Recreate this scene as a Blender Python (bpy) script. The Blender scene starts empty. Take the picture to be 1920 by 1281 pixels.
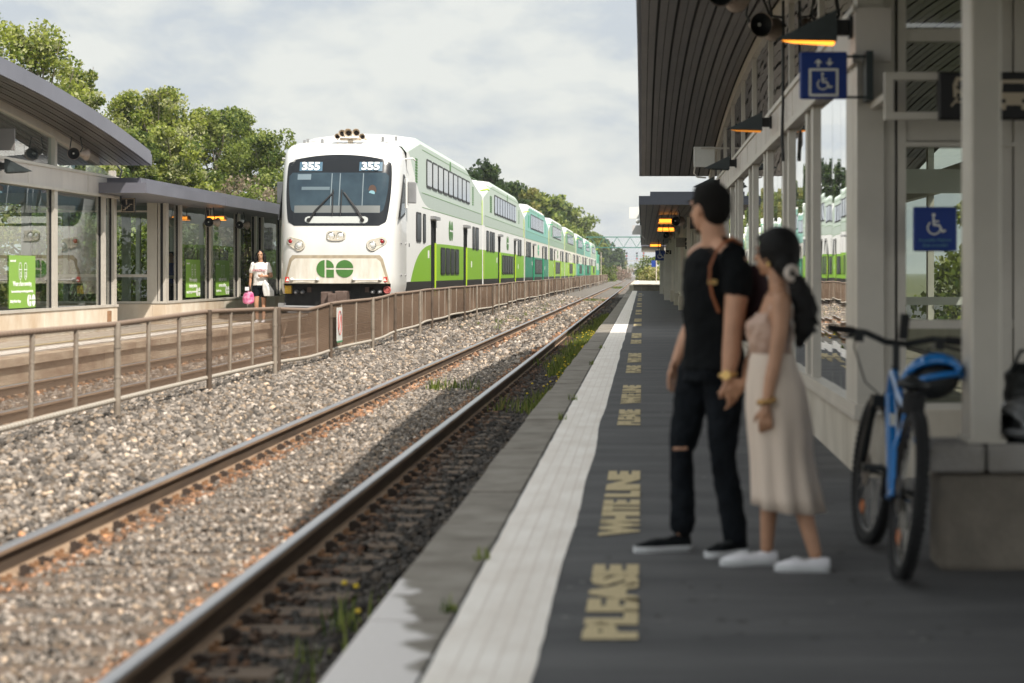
import bpy, math, random
import numpy as np
from mathutils import Vector, Matrix, noise
R = math.radians
PI = math.pi
rnd = random.Random(7)
sc = bpy.context.scene
C = sc.collection
# ------------------------------------------------------------------ camera
# world: +Y runs along the tracks away from the camera, X to the right, z = 0 is the platform surface
cd = bpy.data.cameras.new('camera'); cam = bpy.data.objects.new('camera', cd); C.objects.link(cam)
cam.location = (0, 0, 1.3); cam.rotation_euler = (PI/2, 0, 0)
cd.sensor_width = 36; cd.lens = 67.5; cd.shift_x = -0.1271; cd.shift_y = -0.0669
cd.clip_start = 0.1; cd.clip_end = 6000
cd.dof.use_dof = True; cd.dof.focus_distance = 50; cd.dof.aperture_fstop = 2.4; cd.dof.aperture_blades = 0
sc.camera = cam
# ------------------------------------------------------------------ light
HAZE = True
SUN = Vector((1.0, -1.2, 1.78)).normalized()          # towards the sun
w = bpy.data.worlds.new('World'); sc.world = w; w.use_nodes = True
nt = w.node_tree; N = nt.nodes; L = nt.links
for n in list(N): N.remove(n)
out = N.new('ShaderNodeOutputWorld')
sky = N.new('ShaderNodeTexSky'); sky.sky_type = 'NISHITA'; sky.sun_disc = False
sky.sun_elevation = math.asin(SUN.z); sky.sun_rotation = math.atan2(SUN.x, SUN.y)
sky.dust_density = 2.5; sky.ozone_density = 1.5
bg1 = N.new('ShaderNodeBackground'); bg1.inputs['Strength'].default_value = 0.10
L.new(sky.outputs[0], bg1.inputs[0])
tc = N.new('ShaderNodeTexCoord')
mp = N.new('ShaderNodeMapping'); mp.inputs['Scale'].default_value = (4.0, 4.0, 8.5); mp.inputs['Location'].default_value = (1.7, 0.4, 0.3)
L.new(tc.outputs['Generated'], mp.inputs[0])
nz = N.new('ShaderNodeTexNoise'); nz.inputs['Scale'].default_value = 3.8; nz.inputs['Detail'].default_value = 10; nz.inputs['Roughness'].default_value = 0.55; nz.inputs['Distortion'].default_value = 0.15
L.new(mp.outputs[0], nz.inputs['Vector'])
cr = N.new('ShaderNodeValToRGB'); cr.color_ramp.elements[0].position = 0.40; cr.color_ramp.elements[0].color = (0.64, 0.69, 0.735, 1)
cr.color_ramp.elements[1].position = 0.60; cr.color_ramp.elements[1].color = (0.87, 0.885, 0.84, 1)
e = cr.color_ramp.elements.new(0.5); e.color = (0.765, 0.795, 0.785, 1)
L.new(nz.outputs[0], cr.inputs[0])
bg2 = N.new('ShaderNodeBackground'); bg2.inputs['Strength'].default_value = 1.0
L.new(cr.outputs[0], bg2.inputs[0])
# the cloud deck is brighter high up and towards the sun, behind the viewer
gx = N.new('ShaderNodeVectorMath'); gx.operation = 'DOT_PRODUCT'; gx.inputs[1].default_value = (.25, -.45, .86); L.new(tc.outputs['Generated'], gx.inputs[0])
gm = N.new('ShaderNodeMapRange'); gm.inputs['From Min'].default_value = -.35; gm.inputs['From Max'].default_value = .85; gm.inputs['To Min'].default_value = .80; gm.inputs['To Max'].default_value = 1.38; L.new(gx.outputs['Value'], gm.inputs['Value']); L.new(gm.outputs[0], bg2.inputs['Strength'])
mx = N.new('ShaderNodeMixShader'); mx.inputs[0].default_value = 0.92
L.new(bg1.outputs[0], mx.inputs[1]); L.new(bg2.outputs[0], mx.inputs[2]); L.new(mx.outputs[0], out.inputs[0])
sd = bpy.data.lights.new('sun', 'SUN'); so = bpy.data.objects.new('sun', sd); C.objects.link(so)
sd.energy = 5.0; sd.angle = R(0.6); sd.color = (1.0, 0.93, 0.84)
so.rotation_euler = (-SUN).to_track_quat('-Z', 'Y').to_euler(); so.location = (20, -20, 40)
sc.view_settings.view_transform = 'Standard'; sc.view_settings.look = 'None'; sc.view_settings.exposure = 0.30; sc.view_settings.gamma = 1
sc.cycles.max_bounces = 7; sc.cycles.diffuse_bounces = 3; sc.cycles.glossy_bounces = 4; sc.cycles.transmission_bounces = 6; sc.cycles.transparent_max_bounces = 12
sc.cycles.sample_clamp_indirect = 6; sc.cycles.caustics_reflective = False; sc.cycles.caustics_refractive = False

# ------------------------------------------------------------------ helpers
class MB:
    """collects faces; build() links them as one mesh object"""
    def __init__(s): s.v = []; s.f = []; s.m = []; s.sm = []
    def add(s, vs, fs, m=0, smooth=False):
        o = len(s.v); s.v += [tuple(p) for p in vs]
        for f in fs: s.f.append(tuple(i+o for i in f)); s.m.append(m); s.sm.append(smooth)
        return s
    def box(s, x0, x1, y0, y1, z0, z1, m=0):
        v = [(x, y, z) for z in (z0, z1) for y in (y0, y1) for x in (x0, x1)]
        return s.add(v, [(0,2,3,1), (4,5,7,6), (0,1,5,4), (2,6,7,3), (0,4,6,2), (1,3,7,5)], m)
    def obox(s, c, ax, ay, az, m=0):
        c, ax, ay, az = map(Vector, (c, ax, ay, az))
        v = [c + i*ax + j*ay + k*az for k in (-1, 1) for j in (-1, 1) for i in (-1, 1)]
        return s.add(v, [(0,2,3,1), (4,5,7,6), (0,1,5,4), (2,6,7,3), (0,4,6,2), (1,3,7,5)], m)
    def bar(s, a, b, w=.02, h=.02, m=0, up=(0,0,1)):
        a, b = Vector(a), Vector(b); d = (b-a); l = d.length
        if l < 1e-6: return s
        d /= l; x = d.cross(Vector(up))
        if x.length < 1e-3: x = d.cross(Vector((0,1,0)))
        x.normalize(); z = x.cross(d)
        return s.obox((a+b)/2, x*w/2, d*l/2, z*h/2, m)
    def quad(s, a, b, c, d, m=0): return s.add([a,b,c,d], [(0,1,2,3)], m)
    def ngon(s, pts, m=0): return s.add(pts, [tuple(range(len(pts)))], m)
    def prism(s, pts, off, m=0, side=None, smooth=False):
        """polygon extruded by off"""
        n = len(pts); o = Vector(off); a = [Vector(p) for p in pts]; b = [p+o for p in a]
        s.add(a+b, [tuple(range(n))[::-1], tuple(range(n, 2*n))], m)
        s.add(a+b, [(i, (i+1)%n, n+(i+1)%n, n+i) for i in range(n)], m if side is None else side, smooth)
        return s
    def loft(s, rings, m=0, smooth=True, close=True, caps=True):
        n = len(rings[0]); v = [p for r in rings for p in r]; f = []
        for i in range(len(rings)-1):
            for j in range(n if close else n-1):
                a = i*n+j; b = i*n+(j+1)%n
                f.append((a, b, b+n, a+n))
        s.add(v, f, m, smooth)
        if caps and close:
            s.add(rings[0], [tuple(range(n))[::-1]], m); s.add(rings[-1], [tuple(range(n))], m)
        return s
    def tube(s, pts, r, n=8, m=0, smooth=True, caps=True, closed=False):
        P = [Vector(p) for p in pts]; k = len(P); rings = []
        rr = r if isinstance(r, (list, tuple)) else [r]*k
        u = None
        for i, p in enumerate(P):
            if closed: d = P[(i+1)%k]-P[i-1]
            else: d = (P[min(i+1, k-1)]-P[max(i-1, 0)])
            d.normalize()
            if u is None:
                u = d.cross(Vector((0,0,1)))
                if u.length < .05: u = d.cross(Vector((1,0,0)))
            u = (u - d*u.dot(d)).normalized(); w2 = d.cross(u)
            rings.append([p + rr[i]*(math.cos(2*PI*j/n)*u + math.sin(2*PI*j/n)*w2) for j in range(n)])
        if closed: rings.append(rings[0]); caps = False
        return s.loft(rings, m, smooth, True, caps)
    def lathe(s, prof, c=(0,0,0), axis=(0,0,1), n=20, m=0, smooth=True, caps=True):
        a = Vector(axis).normalized(); u = a.cross(Vector((0,0,1)))
        if u.length < .05: u = Vector((1,0,0))
        u.normalize(); w2 = a.cross(u); c = Vector(c)
        return s.loft([[c + a*h + max(r, 1e-4)*(math.cos(2*PI*j/n)*u + math.sin(2*PI*j/n)*w2) for j in range(n)] for r, h in prof], m, smooth, True, caps)
    def ell(s, c, r, m=0, n=14, rot=None, k=9):
        c = Vector(c); rings = []
        for i in range(k+1):
            t = PI*i/k; rg = []
            for j in range(n):
                p = Vector((r[0]*math.sin(t)*math.cos(2*PI*j/n), r[1]*math.sin(t)*math.sin(2*PI*j/n), r[2]*math.cos(t)))
                if i in (0, k): p = Vector((1e-4*math.cos(2*PI*j/n), 1e-4*math.sin(2*PI*j/n), p.z))
                if rot: p = rot @ p
                rg.append(c+p)
            rings.append(rg)
        return s.loft(rings, m, True)
    def cap(s, a, b, ra, rb, m=0, n=12):
        """tapered capsule"""
        a, b = Vector(a), Vector(b); d = (b-a); l = d.length; d.normalize()
        prof = [(ra*math.sin(t), -ra*math.cos(t)) for t in (0.02, .5, 1.0, PI/2)] + [(rb*math.sin(t), l-rb*math.cos(t)) for t in (PI/2, 2.1, 2.6, PI-.02)]
        return s.lathe(prof, a, d, n, m)
    def xf(s, M):
        s.v = [tuple(M @ Vector(p)) for p in s.v]; return s
    def build(s, name, mats, parent=None, local=False, bevel=0, **kw):
        me = bpy.data.meshes.new(name)
        me.from_pydata(s.v, [], s.f)
        if not isinstance(mats, (list, tuple)): mats = [mats]
        for q in mats: me.materials.append(q)
        me.polygons.foreach_set('material_index', s.m); me.polygons.foreach_set('use_smooth', s.sm)
        me.update()
        o = bpy.data.objects.new(name, me); C.objects.link(o)
        if parent:
            o.parent = parent
            if not local and 'root' in parent: o.location = -Vector(parent['root'])
        if bevel:
            b = o.modifiers.new('bevel', 'BEVEL'); b.width = bevel; b.segments = 2; b.limit_method = 'ANGLE'; b.angle_limit = R(40)
        for k2, v2 in kw.items(): o[k2] = v2
        return o

def tag(o, label, cat, group=None):
    o['label'] = label; o['category'] = cat
    if group: o['group'] = group
    return o
def thing(name, label, cat, loc=(0,0,0), rz=0, group=None, world=True):
    """an Empty at the thing's base; with world=True its parts are given in world coordinates"""
    o = bpy.data.objects.new(name, None); C.objects.link(o); o.location = loc; o.rotation_euler = (0, 0, rz)
    o.empty_display_size = .2
    if world: o['root'] = tuple(loc)
    return tag(o, label, cat, group)
def dup(root, loc=None, rz=None, label=None):
    def cp(o, par):
        c = o.copy(); C.objects.link(c)
        if par: c.parent = par
        for ch in o.children: cp(ch, c)
        return c
    r = cp(root, None)
    if loc is not None: r.location = loc
    if rz is not None: r.rotation_euler = (0, 0, rz)
    if label: r['label'] = label
    return r

def mat(name, col=(.5,.5,.5), rough=.6, metal=0, var=0, vs=5, bump=0, bs=40, stretch=(1,1,1), col2=None, emit=None, es=0, spec=.5, coat=0, vdet=5):
    m = bpy.data.materials.new(name); m.use_nodes = True; n = m.node_tree.nodes; l = m.node_tree.links
    p = n['Principled BSDF']; p.inputs['Base Color'].default_value = (*col, 1); p.inputs['Roughness'].default_value = rough; p.inputs['Metallic'].default_value = metal
    p.inputs['Specular IOR Level'].default_value = spec; p.inputs['Coat Weight'].default_value = coat
    t = n.new('ShaderNodeTexCoord'); q = n.new('ShaderNodeMapping'); q.inputs['Scale'].default_value = stretch; l.new(t.outputs['Object'], q.inputs[0])
    if var or col2:
        z = n.new('ShaderNodeTexNoise'); z.inputs['Scale'].default_value = vs; z.inputs['Detail'].default_value = vdet; z.inputs['Roughness'].default_value = .6
        l.new(q.outputs[0], z.inputs['Vector'])
        r = n.new('ShaderNodeValToRGB'); r.color_ramp.elements[0].position = .32; r.color_ramp.elements[1].position = .68
        c2 = col2 if col2 else tuple(min(1, c*(1+var)) for c in col)
        c1 = col if col2 else tuple(c*(1-var) for c in col)
        r.color_ramp.elements[0].color = (*c1, 1); r.color_ramp.elements[1].color = (*c2, 1)
        l.new(z.outputs[0], r.inputs[0]); l.new(r.outputs[0], p.inputs['Base Color'])
    if bump:
        z2 = n.new('ShaderNodeTexNoise'); z2.inputs['Scale'].default_value = bs; z2.inputs['Detail'].default_value = 4; l.new(q.outputs[0], z2.inputs['Vector'])
        b = n.new('ShaderNodeBump'); b.inputs['Strength'].default_value = bump; b.inputs['Distance'].default_value = .02; l.new(z2.outputs[0], b.inputs['Height']); l.new(b.outputs[0], p.inputs['Normal'])
    if emit: p.inputs['Emission Color'].default_value = (*emit, 1); p.inputs['Emission Strength'].default_value = es
    return m
def glassmat(name, tint=(.75,.85,.8), refl=1.0, rough=0.0, dark=0.0, ior=1.5, wave=.12):
    """a thin pane: sees through, mirrors more at grazing angles"""
    m = bpy.data.materials.new(name); m.use_nodes = True; n = m.node_tree.nodes; l = m.node_tree.links
    for x in list(n): n.remove(x)
    o = n.new('ShaderNodeOutputMaterial'); g = n.new('ShaderNodeBsdfGlossy'); g.inputs['Roughness'].default_value = rough; g.inputs['Color'].default_value = (refl,)*3+(1,)
    t = n.new('ShaderNodeBsdfTransparent'); t.inputs['Color'].default_value = (*tint, 1)
    d = n.new('ShaderNodeBsdfDiffuse'); d.inputs['Color'].default_value = (.05,.07,.07,1)
    f = n.new('ShaderNodeFresnel'); f.inputs['IOR'].default_value = ior
    mr = n.new('ShaderNodeMath'); mr.operation = 'MULTIPLY_ADD'; mr.inputs[1].default_value = 1.25; mr.inputs[2].default_value = .04; mr.use_clamp = True
    l.new(f.outputs[0], mr.inputs[0])
    tc_ = n.new('ShaderNodeTexCoord'); nz_ = n.new('ShaderNodeTexNoise'); nz_.inputs['Scale'].default_value = 1.4; nz_.inputs['Detail'].default_value = 1; l.new(tc_.outputs['Object'], nz_.inputs[0])
    bp_ = n.new('ShaderNodeBump'); bp_.inputs['Strength'].default_value = wave; bp_.inputs['Distance'].default_value = .01; l.new(nz_.outputs[0], bp_.inputs['Height']); l.new(bp_.outputs[0], g.inputs['Normal'])
    a = n.new('ShaderNodeMixShader'); a.inputs[0].default_value = dark; l.new(t.outputs[0], a.inputs[1]); l.new(d.outputs[0], a.inputs[2])
    b = n.new('ShaderNodeMixShader'); l.new(mr.outputs[0], b.inputs[0]); l.new(a.outputs[0], b.inputs[1]); l.new(g.outputs[0], b.inputs[2])
    l.new(b.outputs[0], o.inputs[0]); return m
def vcol(m, attr='tone'):
    """multiply the base colour by a per-face attribute: each stone or leaf has its own paint"""
    n = m.node_tree.nodes; l = m.node_tree.links; p = n['Principled BSDF']
    a = n.new('ShaderNodeAttribute'); a.attribute_name = attr
    l.new(a.outputs['Color'], p.inputs['Base Color']); return m

def text(s, size, loc, rot, m, parent=None, depth=.002, name='lettering', sx=1, sy=1, bold=0, align='CENTER', local=False, space=1):
    cu = bpy.data.curves.new(name, 'FONT'); cu.body = s; cu.size = size; cu.extrude = depth; cu.align_x = align; cu.align_y = 'CENTER'
    cu.offset = bold; cu.space_character = space; cu.resolution_u = 2; cu.materials.append(m)
    tmp = bpy.data.objects.new('tmp', cu); me = bpy.data.meshes.new_from_object(tmp); bpy.data.objects.remove(tmp)
    o = bpy.data.objects.new(name, me); C.objects.link(o); loc = Vector(loc)
    if parent:
        o.parent = parent
        if not local and 'root' in parent: loc = loc - Vector(parent['root'])
    o.location = loc; o.rotation_euler = rot; o.scale = (sx, sy, 1); return o

# ------------------------------------------------------------------ shared materials
M = {}
M['alu'] = mat('beige_metal', (.57,.535,.475), .45, .25, var=.10, vs=1.5, bump=.05)
M['alu_frame'] = mat('window_frame_metal', (.62,.575,.505), .42, .3, var=.08, vs=2)
M['panel'] = mat('beam_panel', (.63,.585,.54), .5, .1, var=.08, vs=2, stretch=(1,1,.3))
M['concrete'] = mat('weathered_concrete', (.40,.35,.28), .9, 0, col2=(.64,.58,.49), vs=1.3, bump=.10, bs=30, stretch=(1,1,.6), vdet=8)
M['conc_dark'] = mat('dark_concrete', (.16,.14,.115), .9, 0, col2=(.28,.245,.20), vs=3, bump=.35, bs=30)  # a darker concrete for bases, floors and small fittings
M['roofmetal'] = mat('grey_roof_metal', (.185,.185,.22), .42, .35, var=.10, vs=.8, bump=.04, bs=6)
M['soffit'] = mat('soffit_slat_metal', (.105,.085,.072), .36, .55, var=.28, vs=1.3, stretch=(6,.5,1))
M['dark'] = mat('black_gap', (.012,.012,.013), .8)
M['black'] = mat('black_paint', (.015,.017,.018), .45, var=.3, vs=8)
M['lampgrey'] = mat('lamp_housing', (.032,.042,.044), .5, .2, var=.25, vs=6)
M['orange'] = mat('glowing_lamp', (1,.4,.05), .5, emit=(1,.33,.03), es=2.2)
M['spk'] = mat('speaker_enamel', (.36,.29,.24), .5, var=.2, vs=10)
M['white_paint'] = mat('white_paint', (.72,.71,.68), .35, var=.05, vs=2, coat=.3)
M['sign_white'] = mat('sign_white', (.72,.72,.68), .5, var=.05)
M['blue'] = mat('sign_blue', (.006,.035,.22), .4, var=.08)
M['sign_black'] = mat('sign_black', (.008,.008,.009), .4, var=.1)
M['cream'] = mat('sign_cream', (.52,.44,.33), .5, var=.05)
M['asphalt'] = mat('asphalt', (.050,.050,.053), .88, 0, col2=(.108,.106,.107), vs=1.1, bump=.35, bs=90, vdet=12, stretch=(.5,2.2,1))
M['glass'] = glassmat('shelter_glass', (.60,.72,.66), .98)
M['glassr'] = glassmat('dark_glass', (.34,.38,.35), 1.0, ior=1.6)
M['rust'] = mat('rusty_steel', (.20,.10,.05), .85, .1, col2=(.36,.20,.10), vs=9, bump=.2, bs=60, stretch=(1,.3,1))
M['rustorange'] = mat('bright_rust', (.42,.15,.04), .9, col2=(.25,.10,.04), vs=14, bump=.3)
M['railtop'] = mat('polished_rail_head', (.44,.43,.44), .30, .92, var=.08, vs=3, stretch=(8,.1,1))
M['wood'] = mat('old_sleeper_timber', (.085,.058,.04), .95, col2=(.17,.125,.09), vs=6, bump=.5, bs=40, stretch=(.4,3,1))
# ------------------------------------------------------------------ ground, ballast, tracks
def struct(o, kind='structure'): o['kind'] = kind; return o
M['grassland'] = mat('rough_grass_ground', (.07,.085,.03), .95, 0, col2=(.16,.15,.07), vs=.25, bump=.4, bs=3)
g = MB(); g.quad((-1500,-60,-.75),(1500,-60,-.75),(1500,4500,-.75),(-1500,4500,-.75)); struct(g.build('ground', M['grassland']))

RAILX = (-3.437, -1.931); RAILX2 = (-8.30, -6.795)
def bend(y): return -6.5*max(0, (y-330)/550)**1.6 if y > 330 else 0
PROF = [(-9.22,-.42),(-8.9,-.40),(-8.0,-.345),(-7.0,-.345),(-6.4,-.33),(-5.9,-.26),(-5.45,-.165),(-5.1,-.15),(-4.6,-.205),(-4.1,-.285),(-3.8,-.315),(-3.3,-.335),(-2.7,-.325),(-2.1,-.335),(-1.7,-.345),(-1.3,-.36),(-1.0,-.37)]
def bedz(x):
    return float(np.interp(x, [p[0] for p in PROF], [p[1] for p in PROF]))
M['ballast'] = mat('grey_ballast', (.07,.062,.052), .95, 0, col2=(.22,.195,.17), vs=17, bump=1.0, bs=26, vdet=3)
g = MB(); ys = [2+.5*i for i in range(60)] + [32+2*i for i in range(100)] + [232+20*i for i in range(60)]
xs = np.linspace(-9.22, -1.0, 52)
vs = []; 
for y in ys:
    for x in xs:
        vs.append((x + bend(y), y, bedz(x) - (.05 if -3.75 < x < -1.6 and y < 200 else 0) + .02*noise.noise(Vector((x*1.3, y*1.1, 0))) + (.03*noise.noise(Vector((x*.4, y*.2, 5))))))
nx = len(xs); fs = [(i*nx+j, i*nx+j+1, (i+1)*nx+j+1, (i+1)*nx+j) for i in range(len(ys)-1) for j in range(nx-1)]
g.add(vs, fs, 0, True); struct(g.build('ballast_bed', M['ballast']))
# wide ballast field of the further tracks, beyond the platforms
g = MB(); g.quad((-16,300,-.5),(9,300,-.5),(9+bend(1500)*.7,1500,-.5),(-16+bend(1500),1500,-.5)); struct(g.build('far_track_bed', M['ballast']))

def stones(name, n, y0, y1, regions, size, grow, bias=1.0, seed=1, verts=8):
    rs = np.random.RandomState(seed)
    tot = sum(b-a for a, b in regions); u = rs.rand(n)*tot; X = np.zeros(n); acc = 0
    for a, b in regions:
        k = (u >= acc) & (u <= acc+b-a); X[k] = a + u[k]-acc; acc += b-a
    Y = y0 + (y1-y0)*rs.rand(n)**bias
    tie = (np.abs((Y-6.9+.23) % .46 - .23) < .09) & (X > -3.9) & (X < -1.45) & (rs.rand(n) < np.where(X > -2.0, .05, .90)); X = X[~tie]; Y = Y[~tie]; n = len(X)
    S = size*(1+(Y-y0)*grow)*(.55+.9*rs.rand(n)**2)
    Z = np.interp(X, [p[0] for p in PROF], [p[1] for p in PROF]) + S*.15 + .006*rs.randn(n)
    base = np.array([(x, y, z) for z in (-1,1) for y in (-1,1) for x in (-1,1)], float)*.62
    P = base[None] * (1 + .55*(rs.rand(n, 8, 3)-.5)) * (np.array([1, .75, .55]) * (.7+.6*rs.rand(n, 1, 3)))
    # random rotations
    q = rs.randn(n, 4); q /= np.linalg.norm(q, axis=1)[:, None]; a, b, c, d = q.T
    Rm = np.stack([1-2*(c*c+d*d), 2*(b*c-a*d), 2*(b*d+a*c), 2*(b*c+a*d), 1-2*(b*b+d*d), 2*(c*d-a*b), 2*(b*d-a*c), 2*(c*d+a*b), 1-2*(b*b+c*c)], 1).reshape(n, 3, 3)
    P = np.einsum('nij,nkj->nki', Rm, P)*S[:, None, None]
    P[:, :, 0] += X[:, None]; P[:, :, 1] += Y[:, None]; P[:, :, 2] += Z[:, None]
    F = np.array([(0,2,3),(0,3,1),(4,5,7),(4,7,6),(0,1,5),(0,5,4),(2,6,7),(2,7,3),(0,4,6),(0,6,2),(1,3,7),(1,7,5)])
    idx = (F[None] + (np.arange(n)*8)[:, None, None]).reshape(-1)
    me = bpy.data.meshes.new(name); nf = n*12
    me.vertices.add(n*8); me.vertices.foreach_set('co', P.reshape(-1).astype(np.float32))
    me.loops.add(nf*3); me.loops.foreach_set('vertex_index', idx.astype(np.int32))
    me.polygons.add(nf); me.polygons.foreach_set('loop_start', (np.arange(nf)*3).astype(np.int32)); me.polygons.foreach_set('loop_total', np.full(nf, 3, np.int32))
    me.update(); me.validate()
    t = rs.rand(n); h = rs.rand(n)
    v = np.where(t < .42, .05+.08*rs.rand(n), np.where(t < .91, .13+.15*rs.rand(n), .27+.24*rs.rand(n)))
    col = np.stack([v*(1.14+.14*(h > .75)), v*.98, v*(.83-.12*(h > .75)), np.ones(n)], 1)
    rd_ = np.minimum.reduce([np.abs(X-q) for q in (-3.437,-1.931,-8.30,-6.795)]); k = (rd_ < .24+.10*rs.rand(n)) & (rs.rand(n) < .75); col[k, 0] *= 1.15; col[k, 1] *= .74; col[k, 2] *= .50
    # darker stones between the right rail and the platform
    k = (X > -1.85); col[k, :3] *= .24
    at = me.attributes.new('tone', 'FLOAT_COLOR', 'FACE'); at.data.foreach_set('color', np.repeat(col, 12, 0).reshape(-1).astype(np.float32))
    me.materials.append(M['stone']); o = bpy.data.objects.new(name, me); C.objects.link(o); return struct(o, 'stuff')
M['stone'] = vcol(mat('broken_stone', (.3,.28,.26), .9)); 
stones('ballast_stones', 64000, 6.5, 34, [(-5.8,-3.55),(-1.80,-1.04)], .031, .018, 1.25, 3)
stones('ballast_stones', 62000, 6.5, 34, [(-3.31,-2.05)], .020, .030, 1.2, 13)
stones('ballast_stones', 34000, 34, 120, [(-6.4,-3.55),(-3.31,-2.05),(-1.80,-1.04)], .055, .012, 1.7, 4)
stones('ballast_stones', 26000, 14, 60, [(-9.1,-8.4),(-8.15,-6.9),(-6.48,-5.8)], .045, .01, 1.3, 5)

RP = [(-.07,0),(.07,0),(.07,.012),(.02,.028),(.009,.04),(.009,.125),(.03,.14),(.036,.145),(.036,.168),(.028,.175),(-.028,.175),(-.036,.168),(-.036,.145),(-.03,.14),(-.009,.125),(-.009,.04),(-.02,.028),(-.07,.012)]
def rail(x, y0, y1, parent):
    g = MB(); st = [y0, min(y1, 60), min(y1, 150), min(y1, 330)] + ([330+25*i for i in range(1, 30)] if y1 > 340 else [])
    st = sorted(set(st)); n = len(RP)
    for a, b in zip(st, st[1:]):
        for j in range(n):
            p, q = RP[j], RP[(j+1)%n]; m = 1 if j in (8, 9, 10) else (2 if j in (4,5,6,12,13,14) else 0)
            xa, xb = x+bend(a), x+bend(b)
            g.quad((xa+p[0],a,-.345+p[1]),(xa+q[0],a,-.345+q[1]),(xb+q[0],b,-.345+q[1]),(xb+p[0],b,-.345+p[1]), m)
    return g.build('rail', [M['railside'], M['railtop'], M['railweb']], parent)
M['railweb'] = mat('shaded_rail_web', (.06,.04,.028), .85, .1, col2=(.13,.09,.06), vs=3, stretch=(2,.4,9))  # the rail head's shadow on the web is put into this colour
M['railside'] = mat('rusty_rail_side', (.22,.145,.095), .85, .1, col2=(.42,.30,.20), vs=3, stretch=(2,.4,9), bump=.1, bs=50)
def track(label, RX, y0, y1, plates_y, nplates, ties, group=None):
    t = thing('railway_track', label, 'railway track', ((RX[0]+RX[1])/2, y0, -.345))
    rails = [rail(x, y0, y1, t) for x in RX]
    # tie plates with spikes, and the clip anchors either side of every other sleeper
    gp = MB(); gp.box(-.13,.21,-.085,.085,0,.016,0)
    for sx in (-.085,.085):
        for sy in (-.04,.05): gp.box(sx-.012,sx+.012,sy-.012,sy+.012,.012,.05,1)
    gp.box(.10,.155,-.05,-.02,.012,.032,1)
    plate0 = None
    ga = MB()
    for dy in (0,):
        for k in range(3): ga.obox((.085+.012*k, dy+.028*(k-1), .012+.012*(2-k)), (.018,.004,.006), (-.004,.013,0), (0,0,.03), 0)
    anch0 = None
    for ri, r in enumerate(rails):
        for i in range(nplates):
            y = plates_y + .46*i
            if plate0 is None: o = plate0 = gp.build('tie_plate', [M['rustorange'], M['rust']], r, local=True)
            else: o = plate0.copy(); C.objects.link(o); o.parent = r
            o.location = (RX[ri] + (.0 if ri == 0 else .0), y, -.343); 
            if ri == 1 and RX is RAILX: o.material_slots[0].link = 'OBJECT'; o.material_slots[0].material = M['rust']
            if i % 2 == 0 and i < 90:
                for dy in (-.16, .16):
                    if anch0 is None: a = anch0 = ga.build('rail_anchor', M['anchor'], r, local=True)
                    else: a = anch0.copy(); C.objects.link(a); a.parent = r
                    a.location = (RX[ri], y+dy, -.345)
    # sleepers: timbers just showing through the stones
    s0 = None
    for i in range(ties):
        y = plates_y + .46*i
        if s0 is None:
            g = MB(); g.box(-1.22, 1.22, -.10, .10, -.16, 0); s0 = g.build('sleeper', M['wood'], t, local=True, bevel=.008); o = s0
        else: o = s0.copy(); C.objects.link(o)
        o.parent = t; o.location = (rnd.uniform(-.03,.03), y-y0, +.024+rnd.uniform(-.006,.006)); o.rotation_euler = (0, 0, rnd.uniform(-.012,.012))
    return t
M['anchor'] = mat('rail_anchor_iron', (.06,.042,.032), .8, .3, var=.3, vs=20)
track('empty railway track with shiny railheads beside the near platform', RAILX, 3, 1055, 6.9, 98, 98)
track('railway track the train stands on, beyond the fence', RAILX2, 3, 600, 12.0, 70, 70)
# a far diverging track, curving in towards the station
g = MB()
for x0, x1 in ((1.2,-1.5),(2.7,0)):
    g.bar((x0+4,520,-.3),(x1,760,-.3),.07,.17)
tag(g.build('siding_rail', M['railside']), 'dark rails of a distant siding in front of the bushes', 'railway track')

# ------------------------------------------------------------------ near platform
PE = -1.033
M['coping'] = mat('coping_concrete', (.15,.13,.105), .92, 0, col2=(.27,.245,.21), vs=3, bump=.4, bs=50, vdet=8)
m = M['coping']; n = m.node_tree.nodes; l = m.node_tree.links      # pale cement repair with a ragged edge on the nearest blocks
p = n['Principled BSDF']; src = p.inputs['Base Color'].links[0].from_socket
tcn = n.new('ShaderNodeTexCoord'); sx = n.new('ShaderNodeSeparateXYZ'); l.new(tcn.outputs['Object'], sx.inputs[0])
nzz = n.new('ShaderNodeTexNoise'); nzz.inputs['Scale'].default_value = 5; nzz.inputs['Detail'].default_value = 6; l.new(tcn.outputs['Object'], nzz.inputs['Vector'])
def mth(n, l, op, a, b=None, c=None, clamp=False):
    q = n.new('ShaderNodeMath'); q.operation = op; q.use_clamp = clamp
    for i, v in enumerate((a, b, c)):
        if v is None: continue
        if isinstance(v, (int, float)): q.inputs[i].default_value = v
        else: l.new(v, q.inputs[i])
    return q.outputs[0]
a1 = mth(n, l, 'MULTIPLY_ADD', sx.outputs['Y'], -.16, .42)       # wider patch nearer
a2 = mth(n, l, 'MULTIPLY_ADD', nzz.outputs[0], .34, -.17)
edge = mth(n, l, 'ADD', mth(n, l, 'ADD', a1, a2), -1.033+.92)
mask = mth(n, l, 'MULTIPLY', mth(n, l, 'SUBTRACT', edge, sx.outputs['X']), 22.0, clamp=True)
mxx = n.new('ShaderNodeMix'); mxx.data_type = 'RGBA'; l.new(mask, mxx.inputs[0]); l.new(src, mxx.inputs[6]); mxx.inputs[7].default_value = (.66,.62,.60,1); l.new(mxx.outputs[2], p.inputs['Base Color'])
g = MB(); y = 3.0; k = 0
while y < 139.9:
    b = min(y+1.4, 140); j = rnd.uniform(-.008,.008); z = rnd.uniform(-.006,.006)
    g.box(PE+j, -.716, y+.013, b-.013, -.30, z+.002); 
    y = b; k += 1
struct(g.build('platform_coping', M['coping'], bevel=.012))
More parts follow.
